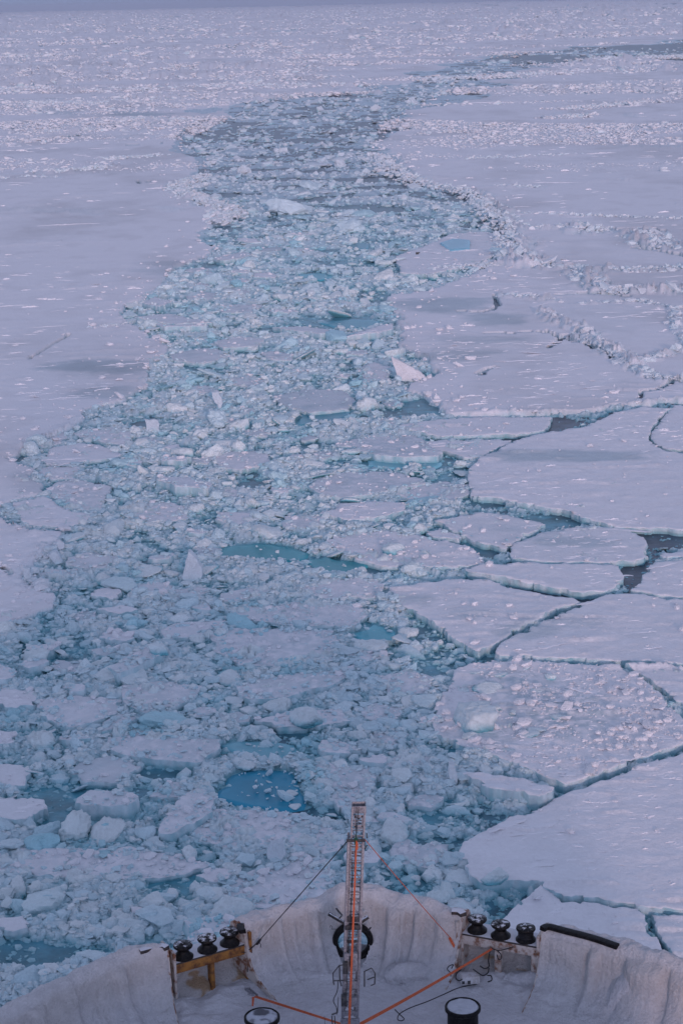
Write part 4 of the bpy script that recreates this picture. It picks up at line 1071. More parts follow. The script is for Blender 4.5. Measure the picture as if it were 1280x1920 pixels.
# the rest of the larger chunks, placed through the channel
zones = [((-20, 420), (1150, 1760), 'left part of the channel nearest the bow'), ((420, 800), (1150, 1660), 'middle of the channel nearest the bow'),
         ((20, 420), (800, 1150), 'left side of the channel halfway up'), ((420, 840), (800, 1150), 'right side of the channel halfway up'),
         ((230, 760), (520, 800), 'upper channel')]
kinds = [('B', 'angular white block of broken ice', 'angular ice blocks'), ('L', 'rounded knobbly lump of snowy ice', 'rounded ice lumps'), ('P', 'flat cake of ice lying tipped', 'flat ice cakes')]
counts = [62, 46, 50, 46, 40]
for (zx, zy, zname), cnt in zip(zones, counts):
    tries = 0; k = 0
    while k < cnt and tries < 4000:
        tries += 1
        x = random.uniform(*zx); y = random.uniform(*zy); p = at(x, y, .1)
        if lead_sd(np.array([p[0]]), np.array([p[1]]))[0] < .4: continue
        if in_floes(np.array([p[0]]), np.array([p[1]]))[0][0] or in_pools(np.array([p[0]]), np.array([p[1]]))[0]: continue
        if openness(np.array([p[0]]), np.array([p[1]]), np.array([x]), np.array([y]))[0] > .6: continue
        s = (8 + 20 * random.random() ** 2.4) * np.hypot(p[0], p[1]) / FPX
        if y < 800: s *= .75
        if any((p[0] - a) ** 2 + (p[1] - b_) ** 2 < (s + c_) ** 2 * .8 for a, b_, c_ in placed): continue
        kd, nm, gr = kinds[0 if random.random() < .48 else 1 if random.random() < .25 else 2]
        me = random.choice({'B': BLOCK, 'L': LUMP, 'P': PLATE}[kd])
        t = .25 if kd != 'P' else .45
        put_chunk(me, p[0], p[1], s * (.22 if kd != 'P' else .2) + .08, s, random.uniform(0, 6.28), (random.uniform(-t, t), random.uniform(-t, t)),
                  f'{nm}, {zname}', f'{gr}, {zname}', sc=(random.uniform(.8, 1.4), random.uniform(.7, 1.1), random.uniform(.7, 1.1)))
        placed.append((p[0], p[1], s)); k += 1

# ------------------------------------------------------------------ haze
def haze():
    x0, x1, y0, y1, z0, z1 = -16000, 16000, -200, 25500, -3, 70
    V = [(x, y, z) for x in (x0, x1) for y in (y0, y1) for z in (z0, z1)]
    m = bpy.data.materials.new('haze_air'); m.use_nodes = True; nt = m.node_tree; nt.nodes.clear()
    out = nt.nodes.new('ShaderNodeOutputMaterial'); pv = nt.nodes.new('ShaderNodeVolumePrincipled'); pv.inputs['Color'].default_value = (.75, .82, 1, 1); pv.inputs['Density'].default_value = HAZE
    nt.links.new(pv.outputs[0], out.inputs['Volume'])
    o = np_mesh('haze', np.array(V, float), np.array([(0, 1, 3, 2), (4, 6, 7, 5), (0, 4, 5, 1), (2, 3, 7, 6), (0, 2, 6, 4), (1, 5, 7, 3)]), m, False); tag(o, kind='stuff')
HAZE = 6e-5
if HAZE: haze()
# ------------------------------------------------------------------ light
SUN_EL, SUN_AZ = 10.0, 172.0     # azimuth measured clockwise from straight ahead
w = bpy.data.worlds.new('World'); scene.world = w; w.use_nodes = True
nt = w.node_tree; L = nt.links
bg = nt.nodes['Background']
sky = add(nt, 'ShaderNodeTexSky', sky_type='NISHITA'); sky.sun_disc = False
sky.sun_elevation = R(SUN_EL); sky.sun_rotation = R(SUN_AZ); sky.air_density = 1.0; sky.dust_density = 0.2; sky.ozone_density = 4.0
hs = add(nt, 'ShaderNodeHueSaturation', Saturation=0.35)
mx = add(nt, 'ShaderNodeVectorMath', operation='MULTIPLY'); mx.inputs[1].default_value = (1.05, 1.07, 1.32)
L.new(sky.outputs[0], hs.inputs['Color']); L.new(hs.outputs[0], mx.inputs[0]); 
tcw = add(nt, 'ShaderNodeTexCoord'); spw = add(nt, 'ShaderNodeSeparateXYZ'); L.new(tcw.outputs['Generated'], spw.inputs[0])
rw = add(nt, 'ShaderNodeMapRange', interpolation_type='SMOOTHSTEP'); rw.inputs['From Min'].default_value = 0.0; rw.inputs['From Max'].default_value = .22
L.new(spw.outputs['Z'], rw.inputs['Value'])
es = add(nt, 'ShaderNodeMix', data_type='RGBA'); es.inputs[6].default_value = (.24, .31, .46, 1); es.inputs[7].default_value = (1.02, 1.02, 1.02, 1)   # dusky band of the earth's shadow at the horizon
L.new(rw.outputs[0], es.inputs[0])
mx2 = add(nt, 'ShaderNodeVectorMath', operation='MULTIPLY'); L.new(mx.outputs[0], mx2.inputs[0]); L.new(es.outputs[2], mx2.inputs[1])
L.new(mx2.outputs[0], bg.inputs['Color'])
bg.inputs['Strength'].default_value = 0.15
sd = bpy.data.lights.new('sun', 'SUN'); so = bpy.data.objects.new('sun', sd); COL.objects.link(so)
sd.energy = 1.1; sd.angle = R(4); sd.color = (1.0, .67, .61)
el, az = R(SUN_EL), R(SUN_AZ)
sv = Vector((math.sin(az) * math.cos(el), math.cos(az) * math.cos(el), math.sin(el)))
so.rotation_euler = sv.to_track_quat('Z', 'Y').to_euler()
scene.view_settings.view_transform = 'Standard'; scene.view_settings.look = 'None'; scene.view_settings.gamma = 1
scene.view_settings.exposure = 0.36
scene.cycles.max_bounces = 5
#SHIP
# ------------------------------------------------------------------ the ship's bow
def solid(name, base, rough=.5, metal=0.0, bump=.002, scale=20, c2=None, lo=.45, hi=.6, c2rough=None, snow=None, spec=.4):
    """painted or bare surface broken by noise; c2 = second colour in blotches (rust, ice); snow = share of upward faces crusted with snow"""
    m, nt, b = new_mat(name); L = nt.links
    g = add(nt, 'ShaderNodeNewGeometry')
    n1 = add(nt, 'ShaderNodeTexNoise', Scale=scale, Detail=6.0, Roughness=.65); L.new(g.outputs['Position'], n1.inputs['Vector'])
    col = add(nt, 'ShaderNodeMix', data_type='RGBA'); col.inputs[6].default_value = (*base, 1); col.inputs[7].default_value = (*(c2 or [c * .75 for c in base]), 1)
    mr = add(nt, 'ShaderNodeMapRange'); mr.inputs['From Min'].default_value = lo; mr.inputs['From Max'].default_value = hi
    L.new(n1.outputs['Fac'], mr.inputs['Value']); L.new(mr.outputs[0], col.inputs[0]); out = col.outputs[2]
    if snow is not None:
        sep = add(nt, 'ShaderNodeSeparateXYZ'); L.new(g.outputs['Normal'], sep.inputs[0])
        n2 = add(nt, 'ShaderNodeTexNoise', Scale=9.0, Detail=5.0, Roughness=.7); L.new(g.outputs['Position'], n2.inputs['Vector'])
        ad = add(nt, 'ShaderNodeMath', operation='ADD'); L.new(sep.outputs['Z'], ad.inputs[0]); L.new(n2.outputs['Fac'], ad.inputs[1])
        m2 = add(nt, 'ShaderNodeMapRange'); m2.inputs['From Min'].default_value = 1.5 - snow; m2.inputs['From Max'].default_value = 1.58 - snow
        L.new(ad.outputs[0], m2.inputs['Value'])
        c3 = add(nt, 'ShaderNodeMix', data_type='RGBA'); c3.inputs[7].default_value = (.62, .63, .68, 1)
        L.new(m2.outputs[0], c3.inputs[0]); L.new(out, c3.inputs[6]); out = c3.outputs[2]
    L.new(out, b.inputs['Base Color']); b.inputs['Roughness'].default_value = rough; b.inputs['Metallic'].default_value = metal
    b.inputs['Specular IOR Level'].default_value = spec
    if bump:
        bp = add(nt, 'ShaderNodeBump', Strength=1.0, Distance=bump); L.new(n1.outputs['Fac'], bp.inputs['Height']); L.new(bp.outputs[0], b.inputs['Normal'])
    return m
M_shipice = tinted('ship_ice', .6, .055, 22.0, .22, spec=.35, detail=9)
M_deck = tinted('deck_snow', .85, .05, 12.0, .12, spec=.15, detail=9)
M_black = solid('black_paint', (.006, .006, .008), .5, bump=.004, c2=(.018, .017, .017), snow=None, spec=.12)
M_roller = solid('iced_black_steel', (.006, .006, .008), .45, c2=(.02, .018, .017), snow=.02, bump=.004, spec=.15)
M_plate = solid('snowy_plate', (.03, .03, .035), .6, c2=(.07, .05, .04), snow=.22, bump=.006)
M_rust = solid('rusty_paint', (.30, .135, .03), .7, c2=(.10, .038, .018), lo=.42, hi=.62, scale=7, bump=.006, snow=-.02)
M_rustice = solid('rust_under_ice', (.46, .42, .40), .55, c2=(.17, .07, .035), lo=.47, hi=.62, scale=6, bump=.012)
M_alu = solid('dull_aluminium', (.30, .30, .33), .5, .35, c2=(.17, .17, .20), scale=30, spec=.5)
M_dark = solid('dark_steel', (.035, .036, .042), .5, .3, c2=(.08, .08, .085))
M_orange = solid('orange_webbing', (.52, .115, .045), .75, c2=(.38, .075, .03), scale=40)
M_rope = solid('black_cable', (.012, .012, .016), .6, bump=0)
M_green = solid('green_shackle', (.015, .09, .05), .4, bump=0)
M_boxice = solid('frosted_box', (.55, .55, .58), .6, c2=(.40, .38, .38), scale=10, bump=.01)
SHIPICE = np.array([.56, .535, .54]); DIRT = np.array([.26, .21, .18]); DECKS = np.array([.56, .56, .60])

class MB:
    def __init__(s): s.V = []; s.F = []; s.n = 0
    def add(s, V, F):
        V = np.asarray(V, float); s.V.append(V); s.F += [tuple(int(i) + s.n for i in f) for f in F]; s.n += len(V); return s
    def box(s, c, size, R3=None, bev=.0):
        hx, hy, hz = [q / 2 for q in size]
        V = np.array([[x, y, z] for x in (-hx, hx) for y in (-hy, hy) for z in (-hz, hz)])
        if R3 is not None: V = V @ np.asarray(R3).T
        return s.add(V + np.asarray(c), [(0, 1, 3, 2), (4, 6, 7, 5), (0, 4, 5, 1), (2, 3, 7, 6), (0, 2, 6, 4), (1, 5, 7, 3)])
    def bar(s, a, b, w, d=None, up=(0, -1, 0)):
        """rectangular bar from a to b, w wide, d deep (towards up)"""
        a = np.asarray(a, float); b = np.asarray(b, float); d = d or w
        t = (b - a); Ln = np.linalg.norm(t); t /= Ln
        u = np.asarray(up, float); u = u - t * (u @ t)
        if np.linalg.norm(u) < 1e-3: u = np.cross(t, (1, 0, 0))
        u /= np.linalg.norm(u); r = np.cross(t, u)
        return s.box((a + b) / 2, (w, d, Ln), np.stack([r, u, t], 1))
    def tube(s, pts, r, n=8, cap=True):
        P = np.asarray(pts, float); m = len(P); T = np.gradient(P, axis=0); T /= np.linalg.norm(T, axis=1)[:, None] + 1e-12
        ref = np.array([.31, .17, .93]); rr = np.broadcast_to(np.asarray(r, float), (m,)); V = []
        for i in range(m):
            u = np.cross(T[i], ref); u /= np.linalg.norm(u); v = np.cross(T[i], u)
            a = np.arange(n) * 2 * np.pi / n
            V.append(P[i] + rr[i] * (np.cos(a)[:, None] * u + np.sin(a)[:, None] * v))
        F = [(i * n + k, i * n + (k + 1) % n, (i + 1) * n + (k + 1) % n, (i + 1) * n + k) for i in range(m - 1) for k in range(n)]
        if cap: F += [tuple(range(n))[::-1], tuple((m - 1) * n + k for k in range(n))]
        return s.add(np.vstack(V), F)
    def lathe(s, prof, c=(0, 0, 0), ax=None, n=40, sq=(1, 1)):
        """profile of (radius, height)"""
        a = np.arange(n) * 2 * np.pi / n; V = []
        for r, z in prof: V.append(np.stack([r * np.cos(a) * sq[0], r * np.sin(a) * sq[1], np.full(n, z)], -1))
        V = np.vstack(V)
        if ax is not None: V = V @ np.asarray(ax).T
        m = len(prof); closed = abs(prof[0][0] - prof[-1][0]) + abs(prof[0][1] - prof[-1][1]) < 1e-6
        F = [(i * n + k, i * n + (k + 1) % n, (i + 1) * n + (k + 1) % n, (i + 1) * n + k) for i in range(m - 1) for k in range(n)]
        if prof[0][0] > 1e-4 and not closed: F.append(tuple(range(n))[::-1])
        if prof[-1][0] > 1e-4 and not closed: F.append(tuple((m - 1) * n + k for k in range(n)))
        return s.add(V + np.asarray(c), F)
    def build(s, name, mat, parent=None, bevel=0, smooth=True, loc=None):
        V = np.vstack(s.V)
        me = bpy.data.meshes.new(name); me.from_pydata([tuple(v) for v in V], [], s.F); me.update()
        bm = bmesh.new(); bm.from_mesh(me); bmesh.ops.recalc_face_normals(bm, faces=bm.faces)
        if bevel: bmesh.ops.bevel(bm, geom=[e for e in bm.edges if len(e.link_faces) == 2 and e.calc_face_angle() > .6], offset=bevel, segments=2, affect='EDGES', profile=.6)
        bm.to_mesh(me); bm.free()
        me.materials.append(mat)
        for p in me.polygons: p.use_smooth = smooth
        if smooth:
            try: me.set_sharp_from_angle(angle=R(35))
            except Exception: pass
        o = bpy.data.objects.new(name, me); COL.objects.link(o)
        if parent is not None:
            o.parent = parent; o.matrix_parent_inverse = Matrix.Translation(-parent.location)
        elif loc is not None:
            me.transform(Matrix.Translation(-Vector(loc))); o.location = loc
        return o

def spline(pts, n=12):
    P = np.asarray(pts, float); P = np.vstack([2 * P[0] - P[1], P, 2 * P[-1] - P[-2]]); out = []
    for i in range(1, len(P) - 2):
        for t in np.arange(n) / n:
            a, b, c, d = P[i - 1], P[i], P[i + 1], P[i + 2]
            out.append(.5 * (2 * b + (c - a) * t + (2 * a - 5 * b + 4 * c - d) * t * t + (3 * b - a - 3 * c + d) * t ** 3))
    out.append(P[-2]); return np.array(out)

DZ = 9.0; TOP = 10.2
ship = empty('icebreaker', (0, 26, DZ))
tag(ship, 'ice crusted bow of the ship with rollers, round fairlead and high side rails', 'ship')

def rail(px_pts, zt, name, ribs=(), hole=None, seed=0, endcaps=(1, 1), lip=.0, face_h=None, tone=SHIPICE, ice=1.0):
    """one stretch of ice-coated rail wall: traced along its top, wall down to the deck inside, hull outside"""
    zt = np.asarray(zt if hasattr(zt, '__len__') else [zt] * len(px_pts), float)
    P = np.array([at(x, y, z) for (x, y), z in zip(px_pts, zt)])
    S = spline(P, 14); seg = np.linalg.norm(np.diff(S[:, :2], axis=0), axis=1); u = np.concatenate([[0], np.cumsum(seg)])
    n = max(8, int(u[-1] / .028)); uu = np.linspace(0, u[-1], n)
    C = np.stack([np.interp(uu, u, S[:, k]) for k in range(3)], -1)
    T = np.gradient(C[:, :2], axis=0)
    ker = np.ones(15) / 15; T = np.stack([np.convolve(np.pad(T[:, k], 7, 'edge'), ker, 'valid') for k in (0, 1)], -1)
    T /= np.linalg.norm(T, axis=1)[:, None]
    N = np.stack([-T[:, 1], T[:, 0]], -1)                       # outward (away from the deck)
    N = np.where((N[:, 1:2] > 0) | (np.abs(N[:, 1:2]) < .2), N, -N)
    prof = [(-1.25, -1.30), (-.95, -1.17), (-.68, -1.08), (-.46, -.96), (-.31, -.78), (-.20, -.55), (-.15, -.30), (-.11, -.13), (-.04, -.02),
            (.06, .03), (.18, .03), (.28, -.03), (.34, -.16), (.36, -.40), (.30, -1.4), (.0, -2.6), (-.6, -5.0), (-1.3, -8.0), (-1.6, -10.6)]
    pr = []
    for (a, b) in zip(prof[:-1], prof[1:]):
        Ln = math.hypot(b[0] - a[0], b[1] - a[1]); k = max(1, int(Ln / (.03 if a[1] > -1.31 and b[1] > -1.31 and a[0] < .37 and b[1] > -1.19 else .5)))
        for j in range(k): pr.append((a[0] + (b[0] - a[0]) * j / k, a[1] + (b[1] - a[1]) * j / k))
    pr.append(prof[-1]); pr = np.array(pr); m = len(pr)
    O, U = np.meshgrid(pr[:, 0], uu); Zr = np.broadcast_to(pr[:, 1], O.shape)
    hh = C[:, 2] - DZ
    sc = hh / 1.2
    Z = C[:, 2:3] + np.where(Zr > -1.32, Zr * sc[:, None], Zr)
    inner = (O < 0) & (Zr > -1.32)
    wall = sstep(-1.15, -.9, Zr) * sstep(.02, -.15, Zr) * (O < 0.02)
    O2 = O.copy()
    px_u, _ = to_px(C)
    for (rx, wdt, amp) in ribs:
        uc = np.interp(rx, px_u, uu) if px_u[-1] > px_u[0] else 0
        g = np.sqrt(np.clip(1 - ((U - uc + .02 * gn(Z * 3, U * 0 + rx, 3)) / (wdt * 1.25)) ** 2, 0, 1))
        O2 -= amp * g * sstep(-1.2, -1.0, Zr) * sstep(-.05, -.25, Zr) * (O < 0)
    O2 -= .035 * fbm(U * 1.3, Z * .9, 4, seed + 1) * ice * wall
    O2 -= .016 * gn(U * 11, Z * 1.8, seed + 2) * wall * ice          # icicle flutes
    O2 -= (.014 * gn(U * 21, Z * 5, seed + 4) + .012 * gn(U * 17, Z * 19, seed + 14)) * wall * (.5 + sstep(-.3, .5, gn(U * 1.2, Z * 1.5, seed + 15)))
    topm = sstep(-.15, -.02, Zr) * (Zr > -1)
    Z = Z + topm * (.10 * fbm(U * 1.1, O * 2, 4, seed + 3) + .05 * fbm(U * 4, O * 5, 3, seed + 5)) * ice
    low = (O < -.25) & (Zr > -1.32)
    Z = Z + low * (.05 * fbm(U * 2.1, O * 5, 4, seed + 6) * sstep(-.2, -.45, O) * sstep(-.95, -.8, O))
    XY = C[:, None, :2] + N[:, None, :] * O2[..., None]
    V = np.concatenate([XY, Z[..., None]], -1)
    d = .5 + .5 * gn(U * 6, Z * 2.2, seed + 7)
    dirt = wall * sstep(.35, .75, fbm(U * 1.1, Z * 1.6, 4, seed + 8) * .7 + .35 * d) * .35
    dirt = dirt + sstep(.55, .75, gn(U * 16, Z * 11, seed + 9)) * sstep(-.1, .3, gn(U * 1.5, Z * 2, seed + 10)) * .55 * (sstep(-.3, -.8, Zr) + .2) * (O < 0)
    tint = mix(np.broadcast_to(tone, V.shape), DIRT, np.clip(dirt, 0, .8))
    tint = mix(tint, DECKS, sstep(-.35, -1.05, Zr + .25 * fbm(U * 1.5, Z * 2, 3, seed + 12)) * (O < 0) * .9)
    tint = mix(tint, np.array([.66, .65, .68]), topm * .7)
    idx = np.arange(n * m).reshape(n, m)
    F = np.stack([idx[:-1, :-1], idx[1:, :-1], idx[1:, 1:], idx[:-1, 1:]], -1).reshape(-1, 4)
    Vf = V.reshape(-1, 3)
    if hole is not None:
        hc, hr = hole; q = Vf[F].mean(1)
        F = F[~((np.hypot(q[:, 0] - hc[0], (q[:, 2] - hc[2] + np.clip((q[:, 1] - hc[1]) * .45, 0, .5))) < hr) & (np.abs(q[:, 1] - hc[1]) < 1.2) & (q[:, 2] > DZ - .1))]
    o = np_mesh(name, Vf, F, M_shipice, True, tint.reshape(-1, 3))
    o.parent = ship; o.matrix_parent_inverse = Matrix.Translation(-ship.location)
    # ends
    for e, on in ((0, endcaps[0]), (-1, endcaps[1])):
        if not on: continue
        q = V[e][(pr[:, 1] > -1.32)]
        mbb = MB(); t3 = np.array([T[e][0], T[e][1], 0]) * (-.02 if e == 0 else .02)
        k = len(q); mbb.add(np.vstack([q + t3, q - t3]), [tuple(range(k)), tuple(range(k, 2 * k))[::-1]] + [(i, i + k, (i + 1) % k + k, (i + 1) % k) for i in range(k)])
        mbb.build('rail_end', M_rustice, ship, smooth=False)
    return C, N

ring_c = at_y(661, 1763, at(661, 1673, 10.32)[1] - .22)
CA, _ = rail([(-420, 2130), (-200, 2010), (-60, 1938), (0, 1908), (60, 1874), (130, 1840), (190, 1812), (255, 1787), (313, 1777)], TOP, 'side_rail',
     ribs=[(215, .12, .14), (120, .12, .12), (60, .12, .14), (-10, .15, .15), (280, .25, .05)], seed=11, endcaps=(0, 1))
CB, NB = rail([(452, 1735), (480, 1723), (520, 1707), (560, 1699), (600, 1691), (628, 1678), (652, 1671), (700, 1673), (735, 1686), (780, 1693), (830, 1706), (868, 1714)],
     [TOP, TOP, TOP + .02, TOP, TOP, TOP + .08, TOP + .12, TOP + .12, TOP + .02, TOP, TOP, TOP], 'bow_rail',
     ribs=[(513, .08, .13), (541, .06, .05), (582, .09, .18), (740, .10, .18), (757, .05, .10), (790, .08, .12), (838, .14, .08)], seed=23, hole=(ring_c, .325))
CC, _ = rail([(1018, 1741), (1060, 1750), (1110, 1762), (1157, 1776), (1190, 1783), (1240, 1797), (1280, 1811), (1340, 1835), (1450, 1885), (1600, 1970), (1750, 2080)],
     [TOP, TOP, TOP, TOP, TOP + .05, TOP + .08, TOP + .06, TOP, TOP, TOP, TOP], 'side_rail',
     ribs=[(1070, .3, .05), (1122, .09, .16), (1215, .30, .22), (1300, .3, .15)], seed=37, endcaps=(1, 0))

# deck: filled inward from the rails
allP = [at(x, y, TOP)[:2] for x, y in [(-420, 2130), (-200, 2010), (-60, 1938), (0, 1908), (60, 1874), (130, 1840), (190, 1812), (255, 1787), (316, 1779), (384, 1757), (452, 1735), (520, 1707), (600, 1691),
        (661, 1676), (735, 1686), (830, 1706), (868, 1714), (940, 1728), (1018, 1741), (1060, 1750), (1110, 1762), (1157, 1776), (1240, 1797), (1280, 1811), (1340, 1835), (1450, 1885), (1600, 1970), (1750, 2080)]]
Sd = spline(allP, 12); seg = np.linalg.norm(np.diff(Sd, axis=0), axis=1); u = np.concatenate([[0], np.cumsum(seg)]); uu = np.linspace(0, u[-1], 420)
Cd = np.stack([np.interp(uu, u, Sd[:, k]) for k in (0, 1)], -1); tt_ = np.linspace(0, 1, 300) ** 1.15
Bk = np.stack([Cd[:, 0] * .95, np.full(len(Cd), 14.0)], -1)
XY = Cd[:, None] + (Bk - Cd)[:, None] * tt_[None, :, None]
XY[:, :, 1] -= .05
xx, yy = XY[..., 0], XY[..., 1]
hz = DZ + .045 * fbm(xx / 1.2, yy / 1.2, 4, 801) + .022 * fbm(xx / .2, yy / .2, 3, 802) + .20 * sstep(1.2, .2, tt_[None] * np.linalg.norm(Bk - Cd, axis=1)[:, None]) * (.6 + .6 * fbm(xx * 1.5, yy * 1.5, 3, 803))
dt = sstep(.3, .8, fbm(xx / .25, yy / .3, 4, 804) + .4 * gn(xx / 1.5, yy / 1.2, 805)) * .22 + sstep(.62, .8, gn(xx * 14, yy * 14, 806)) * .35 * sstep(0, .4, gn(xx, yy, 807))
tint = mix(np.broadcast_to(DECKS, XY.shape[:2] + (3,)), DIRT, dt)
idx = np.arange(420 * 300).reshape(420, 300); F = np.stack([idx[:-1, :-1], idx[1:, :-1], idx[1:, 1:], idx[:-1, 1:]], -1).reshape(-1, 4)
o = np_mesh('deck', np.concatenate([XY, hz[..., None]], -1).reshape(-1, 3), F, M_deck, True, tint.reshape(-1, 3)); o.parent = ship; o.matrix_parent_inverse = Matrix.Translation(-ship.location)

# round fairlead
ax = np.array([[1, 0, 0], [0, 0, -1], [0, 1, 0]], float)       # lathe axis along -y
mb = MB(); pf = []
for k in range(25):
    a = k * 2 * math.pi / 24
    pf.append((.345 - .062 * math.cos(a), .11 * math.sin(a)))
mb.lathe(pf, ring_c + np.array([0, -.06, 0]), ax.T, 64)
mb.build('fairlead', M_black, ship)
mb = MB()
for (x0, y0, x1, y1) in ((616, 1713, 650, 1733), (690, 1719, 672, 1731)):
    a = at_y(x0, y0, ring_c[1] - .42); b = at_y(x1, y1, ring_c[1] - .46); mb.bar(a, b, .05, .09)
mb.build('fairlead_bracket', M_plate, ship)
mb = MB()
mb.tube([at_y(634, 1724, ring_c[1] - .45), at_y(641, 1716, ring_c[1] - .4), at_y(630, 1703, ring_c[1] - .3)], .018, 6)
mb.tube([at_y(618, 1739, ring_c[1] - .36), at_y(620, 1735, ring_c[1] - .36), at_y(623, 1738, ring_c[1] - .36), at_y(621, 1742, ring_c[1] - .36), at_y(630, 1742, ring_c[1] - .36)], .006, 6)
mb.tube([at_y(690, 1745, ring_c[1] - .36), at_y(695, 1739, ring_c[1] - .4)], .015, 6)
mb.build('eye_bolt', M_dark, ship)

# roller fairleads
def roller_station(inner, outer, heads, posts, beam_mat, coil=None, seed=0):
    zt = 9.86
    a, b = at(*inner[0], zt), at(*inner[1], zt); c, d = at(*outer[1], zt), at(*outer[0], zt)
    ctr = (a + b + c + d) / 4
    ax_ = b - a; Ln = np.linalg.norm(ax_); ax_ /= Ln; nn = np.array([-ax_[1], ax_[0], 0])
    wdt = max(.45, ((c - b) @ nn + (d - a) @ nn) / 2)
    Rm = np.stack([ax_, nn, np.array([0, 0, 1.])], 1)
    mid = (a + b) / 2 + nn * wdt / 2
    base = empty('roller_fairlead', tuple(mid - [0, 0, .86])); base.parent = ship; base.matrix_parent_inverse = Matrix.Translation(-ship.location)
    def bld(mb, name, mat, bev=.008, smooth=True):
        o = mb.build(name, mat, None, bev, smooth); o.parent = base
        bpy.context.view_layer.update(); o.matrix_parent_inverse = base.matrix_world.inverted(); return o
    mb = MB().box(mid - [0, 0, .02], (Ln, wdt, .04), Rm); bld(mb, 'top_plate', M_plate)
    mb = MB().box(mid - nn * (wdt / 2 - .03) - [0, 0, .13], (Ln - .01, .05, .18), Rm); bld(mb, 'beam', beam_mat)
    for f, w_ in posts:
        mb = MB().box(mid + ax_ * (f - .5) * Ln - nn * (wdt / 2 - .035) - [0, 0, .53], (w_, .09, .64), Rm)
        mb.box(mid + ax_ * (f - .5) * Ln - nn * (wdt * .28) - [0, 0, .50], (w_ * .3, wdt * .4, .66), Rm)
        bld(mb, 'post', beam_mat)
    # recess wall behind, hull plate outside
    V = []; nu, nv = 60, 40
    U_, W_ = np.meshgrid(np.linspace(-.5, .5, nu), np.linspace(0, 1, nv), indexing='ij')
    off = .02 + .16 * wdt - .40 * sstep(.5, 0, W_) ** 1.5 + .04 * fbm(U_ * 6, W_ * 3, 3, seed) + .05 * gn(U_ * 5, W_ * 2, seed + 1)
    VV = mid + ax_ * (U_ * Ln * .98)[..., None] + nn * off[..., None] + np.array([0, 0, 1.]) * (-.86 + W_ * .80)[..., None]
    st = sstep(.25, .5, fbm(U_ * 3, W_ * 3, 3, seed + 3))
    tn = mix(np.broadcast_to(SHIPICE * .95, VV.shape), np.array([.36, .22, .10]), st * .8)
    idx = np.arange(nu * nv).reshape(nu, nv); F = np.stack([idx[:-1, :-1], idx[1:, :-1], idx[1:, 1:], idx[:-1, 1:]], -1).reshape(-1, 4)
    o = np_mesh('back_plate', VV.reshape(-1, 3), F, M_shipice, True, tn.reshape(-1, 3)); o.parent = base; o.matrix_parent_inverse = base.matrix_world.inverted()
    mb = MB().box(mid + nn * (wdt / 2 + .02) - [0, 0, 1.0], (Ln + .3, .03, 1.9), Rm); bld(mb, 'hull_plate', M_shipice if False else M_rustice)
    # end plate towards the rail
    for sgn in (-1, 1):
        mb = MB().box(mid + ax_ * sgn * (Ln / 2 + .03) + nn * -.02 - [0, 0, .30], (.05, wdt + .08, 1.08), Rm)
        bld(mb, 'end_plate', beam_mat if sgn > 0 else M_rustice)
    for (hx, hy) in heads:
        p = at(hx, hy, zt + .27); p = np.array([p[0], p[1], zt])
        ro = empty('roller', tuple(p))
        mb = MB().lathe([(.19, 0), (.19, .03), (.155, .06), (.115, .10), (.105, .14), (.13, .19), (.175, .215), (.185, .235), (.18, .265), (.14, .28), (.05, .285), (.045, .30), (.012, .30)], p, None, 36)
        o = bld(mb, 'roller', M_roller, 0); bpy.data.objects.remove(ro)
    if coil:
        p = at(coil[0], coil[1], zt + .27); p = np.array([p[0], p[1], zt])
        th = np.linspace(0, 2 * math.pi * 4, 120)
        mb = MB().tube(np.stack([p[0] + .135 * np.cos(th), p[1] + .135 * np.sin(th), p[2] + .05 + .13 * th / th[-1]], -1), .014, 6)
        bld(mb, 'cable_coil', M_rope, 0)
    return mid, ax_, nn, Ln, wdt
LS = roller_station([(329, 1807), (465, 1768)], [(312, 1783), (449, 1747)], [(343, 1770), (388, 1757), (430, 1745)], [(.50, .075), (.985, .07)], M_rust, seed=61)
RS = roller_station([(861, 1749), (1006, 1775)], [(876, 1725), (1013, 1751)], [(894, 1721), (938, 1731), (985, 1738)], [(.50, .13), (.02, .09), (.97, .13)], M_rustice, coil=(985, 1738), seed=71)

# dark cap rail on the right wall, dark plate at the left wall's end
def cap(pts, name, w_, lift=.05, mat=M_black, th=1.):
    P = np.array([at(x, y, TOP + lift) for x, y in pts]); mb = MB()
    S = spline(P, 8)
    T = np.gradient(S, axis=0); T /= np.linalg.norm(T, axis=1)[:, None]; Nn = np.stack([-T[:, 1], T[:, 0], 0 * T[:, 0]], -1)
    V = []; F = []
    for i, (p, n_) in enumerate(zip(S, Nn)):
        V += [p - n_ * w_ * .5, p - n_ * w_ * .5 + [0, 0, .02], p + n_ * w_ * .5 + [0, 0, .03], p + n_ * w_ * .6 - [0, 0, .06], p - n_ * w_ * .45 - [0, 0, .05]]
    for i in range(len(S) - 1):
        for k in range(5): F.append((i * 5 + k, i * 5 + (k + 1) % 5, (i + 1) * 5 + (k + 1) % 5, (i + 1) * 5 + k))
    e = (len(S) - 1) * 5; F += [(4, 3, 2, 1, 0), (e, e + 1, e + 2, e + 3, e + 4)]
    mb.add(V, F); return mb.build(name, mat, ship, .006)
cap([(1016, 1741), (1028, 1737), (1060, 1745), (1110, 1758), (1157, 1774)], 'cap_rail', .13, .05)
cap([(262, 1783), (285, 1777), (305, 1774), (313, 1777)], 'cap_rail', .12, .03, M_plate)
cap([(846, 1708), (860, 1709), (868, 1714)], 'cap_rail', .14, .07, M_plate)
cap([(452, 1733), (450, 1738), (455, 1746)], 'cap_rail', .12, .02, M_black)

